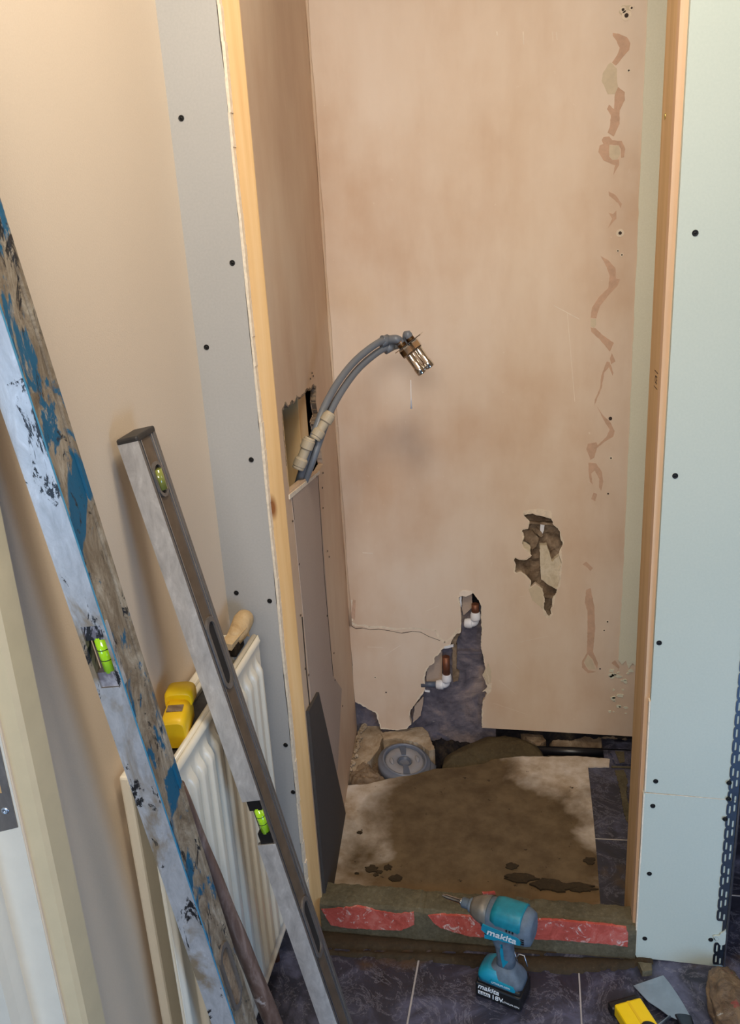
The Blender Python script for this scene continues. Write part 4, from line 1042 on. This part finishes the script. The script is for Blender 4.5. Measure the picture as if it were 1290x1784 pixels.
# ------------------------------------------------------------------ pipes from the side wall to the valve
pth = [(510, 880, .235), (519, 845, .24), (534, 797, .235), (549, 752, .255), (566, 708, .295), (590, 665, .355), (620, 628, .42), (655, 600, .47), (676, 592, .50)]
def catmull(P, n=8):
    out = []; P = [P[0]*2-P[1]]+P+[P[-1]*2-P[-2]]
    for i in range(1, len(P)-2):
        for k in range(n):
            t = k/n; a, b, c, d = P[i-1], P[i], P[i+1], P[i+2]
            out.append(.5*((2*b)+(c-a)*t+(2*a-5*b+4*c-d)*t*t+(3*b-3*c+d-a)*t**3))
    out.append(P[-2]); return out
p1 = [PY(x, y, Y) for x, y, Y in pth]
p2 = [PY(x+dx, y+dy, Y+.014) for (x, y, Y), dx, dy in zip(pth, (3, 8, 11, 11, 10, 9, 7, 6, 8), (3, 4, 5, 7, 9, 11, 12, 12, 11))]
g1 = tag(MB().tube(catmull(p1), .0078, 18).build('water_pipe', M_pipe_grey), 'upper of the two bent grey plastic pipes, clipped with beige coupling', 'pipe')
g2 = tag(MB().tube(catmull(p2), .0078, 18).build('water_pipe', M_pipe_grey), 'lower of the two bent grey plastic pipes to the chrome fitting', 'pipe')
def coupling(a, b, parent):
    a = Vector(a); b = Vector(b); L = (b-a).length; z = (b-a).normalized(); x = z.orthogonal().normalized()
    M = frame(a, x, z.cross(x), z)
    pr = [(.008, 0), (.0115, .0), (.0125, .002), (.0125, .004), (.0118, .0045), (.0118, .006), (.0135, .007), (.0138, L*.30), (.0115, L*.34), (.0102, L*.36), (.0102, L*.62), (.0115, L*.64), (.0135, L*.66), (.0135, L-.007), (.0118, L-.006), (.0118, L-.003), (.0095, L), (.008, L)]
    return MB().lathe(pr, M, 22, False).build('coupling', M_coupling, parent)
coupling(PY(519, 817, .212), PY(541, 762, .225), g1)
coupling(PY(548, 765, .25), PY(577, 719, .275), g2)

# chrome bar valve fixing hanging from the elbows
VY = .50
c0 = PY(700, 600, VY)
zv = (PY(742, 662, VY+.0)-PY(706, 612, VY)).normalized()         # down its body
xv = Vector((.85, .45, .15)); xv = (xv-zv*xv.dot(zv)).normalized(); yv = zv.cross(xv)
vo = empty('shower_valve_fixing', c0); tag(vo, 'chrome twin shower fixing hanging from the grey pipes', 'valve')
def vm(off): return frame(off, xv, yv, zv) @ Matrix.Diagonal((1.1, 1.1, 1.2, 1))
sep = .024
for k, off in enumerate((Vector((0, 0, 0)), xv*sep)):
    b0 = off+zv*.004
    MB().lathe([(.006, -.012), (.0088, -.012), (.0088, .004), (.006, .004)], vm(b0), 18).build('threaded_stub', M_brass, vo)
    MB().lathe([(.0, .004), (.013, .004), (.014, .007), (.014, .018), (.013, .021), (.009, .021)], vm(b0), 6, False).build('hex_nut', M_chrome, vo)
    MB().lathe([(.0095, .018), (.0095, .048), (.0105, .049), (.0105, .062), (.0095, .064), (.0075, .064), (.0075, .052), (0, .052)], vm(b0), 24).build('tail', M_chrome, vo)
m = MB(); Mv = vm(zv*.006)
L = [(-.016, -.012), (-.021, -.003), (-.016, .012), (sep+.016, .014), (sep+.024, .004), (sep+.030, -.004), (sep+.016, -.014)]
m.prism([[Mv @ Vector((x, y, 0)) for x, y in L]], zv*.0022); m.build('mounting_plate', M_chrome, vo)
MB().lathe([(0, -.006), (.006, -.006), (.0085, -.003), (.0085, .003), (.006, .006), (0, .006)], frame(xv*(sep+.006)+zv*.030-yv*.010, xv, -zv, yv), 20).build('check_screw', M_chrome, vo)
MB().box((-.004, -.015, .016), (.004, -.0135, .026), .0005, vm(xv*(sep*.5))).build('label', M_coupling, vo)
for k, (px, py, Y) in enumerate(((690, 594, VY-.004), (706, 598, VY+.02))):
    e0 = PY(px, py, Y); en = c0+(xv*sep if k else Vector((0, 0, 0)))-zv*.006
    src = (p1[-1] if k == 0 else p2[-1])
    path = catmull([src-Vector((.012, .010, -.002)), src, e0+Vector((0, 0, .004)), en-zv*.004, en+zv*.004], 5)
    MB().tube(path, .0098, 16).build('elbow', M_pipe_grey, g1 if k == 0 else g2)
    MB().tube([src-Vector((.016, .013, .006)), src+Vector((.002, .002, .002))], .0112, 16).build('elbow_collar', M_pipe_grey, g1 if k == 0 else g2)
# drip tail below
a = PY(716, 662, VY+.02); b = PY(717, 712, VY+.02)
tag(MB().tube([a, a.lerp(b, .6), b], [.0007, .0009, .0022], 8).build('sealant_string', M_white_fit), 'thin clear string hanging below the chrome fitting', 'string')

# ------------------------------------------------------------------ impact driver
fwd = math.radians(161)
DO = Vector((-.035, -.110, .0))
DM = Matrix.Translation(DO) @ Matrix.Rotation(fwd, 4, 'Z')
drv = empty('impact_driver', DM); tag(drv, 'teal and grey cordless impact driver standing on its black battery', 'power tool')
HZ = .183
def ax(c, a, b, e=2.6): return (c, (0, a, 0), (0, 0, b), e)          # section across x
def az(c, a, b, e=3.0): return (c, (a, 0, 0), (0, b, 0), e)          # section across z
# battery
bat = MB().box((-.046, -.031, .0), (.048, .031, .034), .004).build('battery', M_black, drv)
MB().box((-.044, -.029, .034), (.046, .029, .043), .004).build('battery_top', M_black, bat)
# foot
MB().loft([az((.0, 0, .040), .045, .030, 4), az((.0, 0, .050), .044, .029, 4), az((-.001, 0, .060), .038, .026, 3.5), az((-.004, 0, .069), .026, .021, 3), az((-.006, 0, .078), .019, .017, 2.6)]).build('foot', M_tool_grey, drv)
MB().loft([az((.014, .0, .042), .033, .0305, 4), az((.016, 0, .052), .030, .0298, 4), az((.017, 0, .061), .024, .0268, 3.6), az((.014, 0, .069), .014, .0215, 3)]).build('foot_cover', M_teal_bright, drv)
MB().prism([[Vector(q) for q in ((.018, .0312, .048), (.012, .0312, .056), (-.030, .0312, .053), (-.034, .0312, .044), (-.030, .0312, .043))]], (0, -.004, 0)).build('badge', M_teal_bright, drv)
# grip
MB().loft([az((-.006, 0, .072), .019, .0165), az((-.006, 0, .090), .0165, .0145), az((-.003, 0, .115), .0175, .0145), az((.002, 0, .135), .0205, .0160), az((.006, 0, .152), .026, .0190), az((.004, 0, .168), .030, .022)], e=2.5).build('grip', M_tool_grey, drv)
L = [(-.004, .146), (.004, .146), (.001, .128), (-.004, .124), (-.006, .098), (-.014, .096), (-.004, .078), (.000, .100), (.002, .118)]
MB().prism([[Vector((x-.001, .0158, z)) for x, z in L]], (0, -.006, 0)).build('grip_inlay', M_teal_bright, drv)
MB().loft([((.026, 0, .150), (.006, 0, 0), (0, .007, 0)), ((.028, 0, .138), (.006, 0, 0), (0, .007, 0)), ((.024, 0, .124), (.005, 0, 0), (0, .006, 0))]).build('trigger', M_black, drv)
MB().box((.012, .016, .150), (.030, .0215, .157), .001).build('direction_switch', M_black, drv)
MB().prism([[Vector(q) for q in ((.030, .0208, .150), (.030, .0208, .140), (.010, .0208, .143), (-.002, .0208, .150))]], (0, -.006, 0)).build('teal_flash', M_teal_bright, drv)
# head
MB().loft([ax((-.062, 0, HZ-.002), .020, .022), ax((-.060, 0, HZ-.002), .027, .029), ax((-.050, 0, HZ-.001), .031, .0335), ax((-.030, 0, HZ), .031, .0340), ax((.000, 0, HZ), .0305, .0330), ax((.022, 0, HZ+.001), .029, .030), ax((.036, 0, HZ+.002), .026, .026)], 36, 2.6).build('housing', M_tool_grey, drv)
MB().loft([ax((-.044, 0, HZ+.012), .0305, .0240, 2.8), ax((-.040, 0, HZ+.012), .0312, .0245, 2.8), ax((.004, 0, HZ+.012), .0305, .0235, 2.8), ax((.016, 0, HZ+.011), .0285, .0215, 2.8)], 30).build('top_cover', M_teal, drv)
MB().loft([ax((.026, 0, HZ+.006), .0285, .0265), ax((.044, 0, HZ+.006), .0245, .0225), ax((.056, 0, HZ+.005), .0190, .0180), ax((.062, 0, HZ+.005), .0150, .0150)], 30, 2.2).build('nose', M_tool_metal, drv)
MB().lathe([(.0, 0), (.0135, .0), (.0140, .006), (.0110, .009), (.0100, .010), (.0100, .022), (.0080, .024), (.0, .024)], Matrix.Translation((.060, 0, HZ+.005)) @ Matrix.Rotation(PI/2, 4, 'Y'), 24).build('chuck', M_tool_grey, drv)
MB().lathe([(0, 0), (.0062, 0), (.0062, .004), (.0045, .005), (.0045, .034), (.0035, .035), (.0030, .041), (.0, .045)], Matrix.Translation((.083, 0, HZ+.005)) @ Matrix.Rotation(PI/2, 4, 'Y'), 16).build('bit', M_chrome, drv)
# side panel with lettering
L = [(.034, .166), (.030, .182), (-.010, .182), (-.040, .180), (-.048, .172), (-.044, .162), (-.010, .156), (.020, .157)]
sd = MB().prism([[Vector((x, .0327-(.184-z)*.14-max(0, x)*.06, z)) for x, z in L]], (0, -.010, 0)).build('side_panel', M_teal_bright, drv)
TM = lambda x, y, z, ang=0.0: frame((x, y, z), (-math.cos(ang), 0, math.sin(ang)*-1), (-math.sin(ang), 0, math.cos(ang)), (0, 1, 0))
text('makita', .022, frame((-.007, .0308, .1690), (-1, 0, 0), (0, .139, .990), (0, .990, -.139)), M_text, 'lettering', drv, .0004, .25, .0004)
for i in range(3): MB().box((-.052, .029, .168+i*.005), (-.046, .0318, .1705+i*.005)).build('vent', M_black, drv)
for i in range(3): MB().box((-.020-i*.006, .0310, .186), (-.017-i*.006, .0325, .190)).build('vent', M_black, drv)
text('makita', .0165, TM(.020, .0313, .0275), M_text, 'lettering', bat, .0003, .25, .0003)
lb = MB().box((.016, .0308, .0085), (.041, .0316, .0165), .0003).build('label', M_text, bat)
text('6.0Ah', .0085, TM(.0285, .0318, .0125), M_black, 'lettering', lb, .0002, 0, .0001)
text('18V', .0150, TM(.0015, .0313, .0125), M_text, 'lettering', bat, .0003, 0, .0002)
text('LITHIUM-ION', .0058, TM(-.026, .0313, .0105), M_text, 'lettering', bat, .0002)
text('LITHIUM-ION', .0062, TM(-.006, .0316, .0495), M_text, 'lettering', drv, .0002)
for s_ in (1, -1):
    MB().tube([(.020*1-.03*(s_ < 0), -s_*.0+.0*s_-.031*s_*s_, .05), (.012-.03*(s_ < 0), -.040, .066), (-.008-.02*(s_ < 0), -.041, .066), (-.018-.02*(s_ < 0), -.033, .05)], .0016, 8).build('belt_clip', M_blade, drv)

# ------------------------------------------------------------------ tools on the floor, bottom right
bl = [(1104, 1717), (1156, 1699), (1166, 1711), (1180, 1731), (1192, 1750), (1202, 1768), (1180, 1776), (1166, 1770), (1150, 1758), (1130, 1745)]
sc_ = empty('scraper', PZ(1185, 1772, .0)); tag(sc_, 'steel scraper blade lying on the tiles right of the yellow tool', 'scraper'); so = PZ(1185, 1772, .0)
zt_ = lambda px, py, z: PZ(px, py, z)-so
MB().prism([[zt_(px, py, .006+(.008*max(0, (py-1715)/60))) for px, py in bl]], (0, 0, -.0012)).build('blade', M_blade, sc_)
tg = [zt_(1192, 1772, .014), zt_(1200, 1800, .014)]
MB().loft([(zt_(1191, 1770, .014), (.015, 0, 0), (0, .002, .003)), (zt_(1203, 1800, .014), (.012, 0, 0), (0, .002, .005)), (zt_(1222, 1860, .016), (.014, 0, 0), (0, .003, .010))], 20).build('tang', M_steel, sc_)
MB().loft([(zt_(1222, 1855, .016), (.012, 0, 0), (0, .003, .010)), (zt_(1240, 1900, .018), (.015, 0, 0), (0, .003, .013)), (zt_(1290, 2020, .018), (.014, 0, 0), (0, .003, .012))], 20).build('handle', M_black, sc_)
yb = PZ(1108, 1764, 0)
ydir = (PZ(1150, 1800, .03)-PZ(1090, 1738, .03)); ydir.z = 0
u0 = PZ(1070, 1752, .026); u1 = PZ(1116, 1739, .026); u2 = PZ(1139, 1784, .026)
xd = (u1-u0); xd.z = 0; wy = xd.length; xd.normalize(); yd = Vector((xd.y, -xd.x, 0))
if yd.dot(u2-u1) < 0: yd = -yd
ym = frame((u0.x, u0.y, 0), xd, yd, (0, 0, 1))
ut = empty('hand_tool', (u0.x, u0.y, 0)); tag(ut, 'yellow plastic hand tool with black end on the tiles at the bottom edge', 'tool')
R3 = frame((0, 0, 0), xd, yd, (0, 0, 1))
MB().box((0, 0, .003), (wy, .13, .030), .004, R3).build('body', M_yellow_b, ut)
MB().box((-.005, -.016, .001), (wy+.002, .004, .022), .005, R3).build('end_cap', M_black, ut)
MB().box((wy*.46, .002, .0296), (wy*.54, .128, .0308), .0003, R3).build('groove', M_yellow, ut)
MB().lathe([(0, .002), (.014, .002), (.017, 0)], R3 @ Matrix.Translation((wy*.62, .066, .030)), 28).build('window', M_black, ut)
tag(MB().tube([PZ(1168, 1771, .012), PZ(1130, 1800, .012)], .0028, 8).build('metal_rod', M_blade), 'thin bright metal rod between yellow tool and scraper', 'rod')
# mud smeared lump at the lower right corner
def mudlump():
    t = NT('mud_smeared_surface'); n = t.noise(34, 8, .75, .8); n2 = t.noise(48, 6, .7); n3 = t.noise(22, 3, .6, vec=t.map(loc=(2, 7, 1)))
    c = t.ramp(n, [(.28, (70, 52, 38)), (.46, (112, 92, 72)), (.6, (136, 112, 84)), (.72, (162, 150, 132))])
    c = t.mix(t.mask(n3, .62, .66), c, (150, 74, 66)); c = t.mix(t.mask(n2, .64, .70), c, (196, 194, 186))
    t.bump(t.mix(.5, n, n2), 1.0, .010); return t.done(c, .42, 0, .5)
c = PZ(1263, 1745, .02)
o = blob('muddy_lump', mudlump(), (0, 0, 0), .040, .085, .030, .16, sub=5, seed=3)
o.location = (c.x+.006, c.y-.018, .028); tag(o, 'brown mud-smeared rounded lump at the bottom right corner', 'debris')
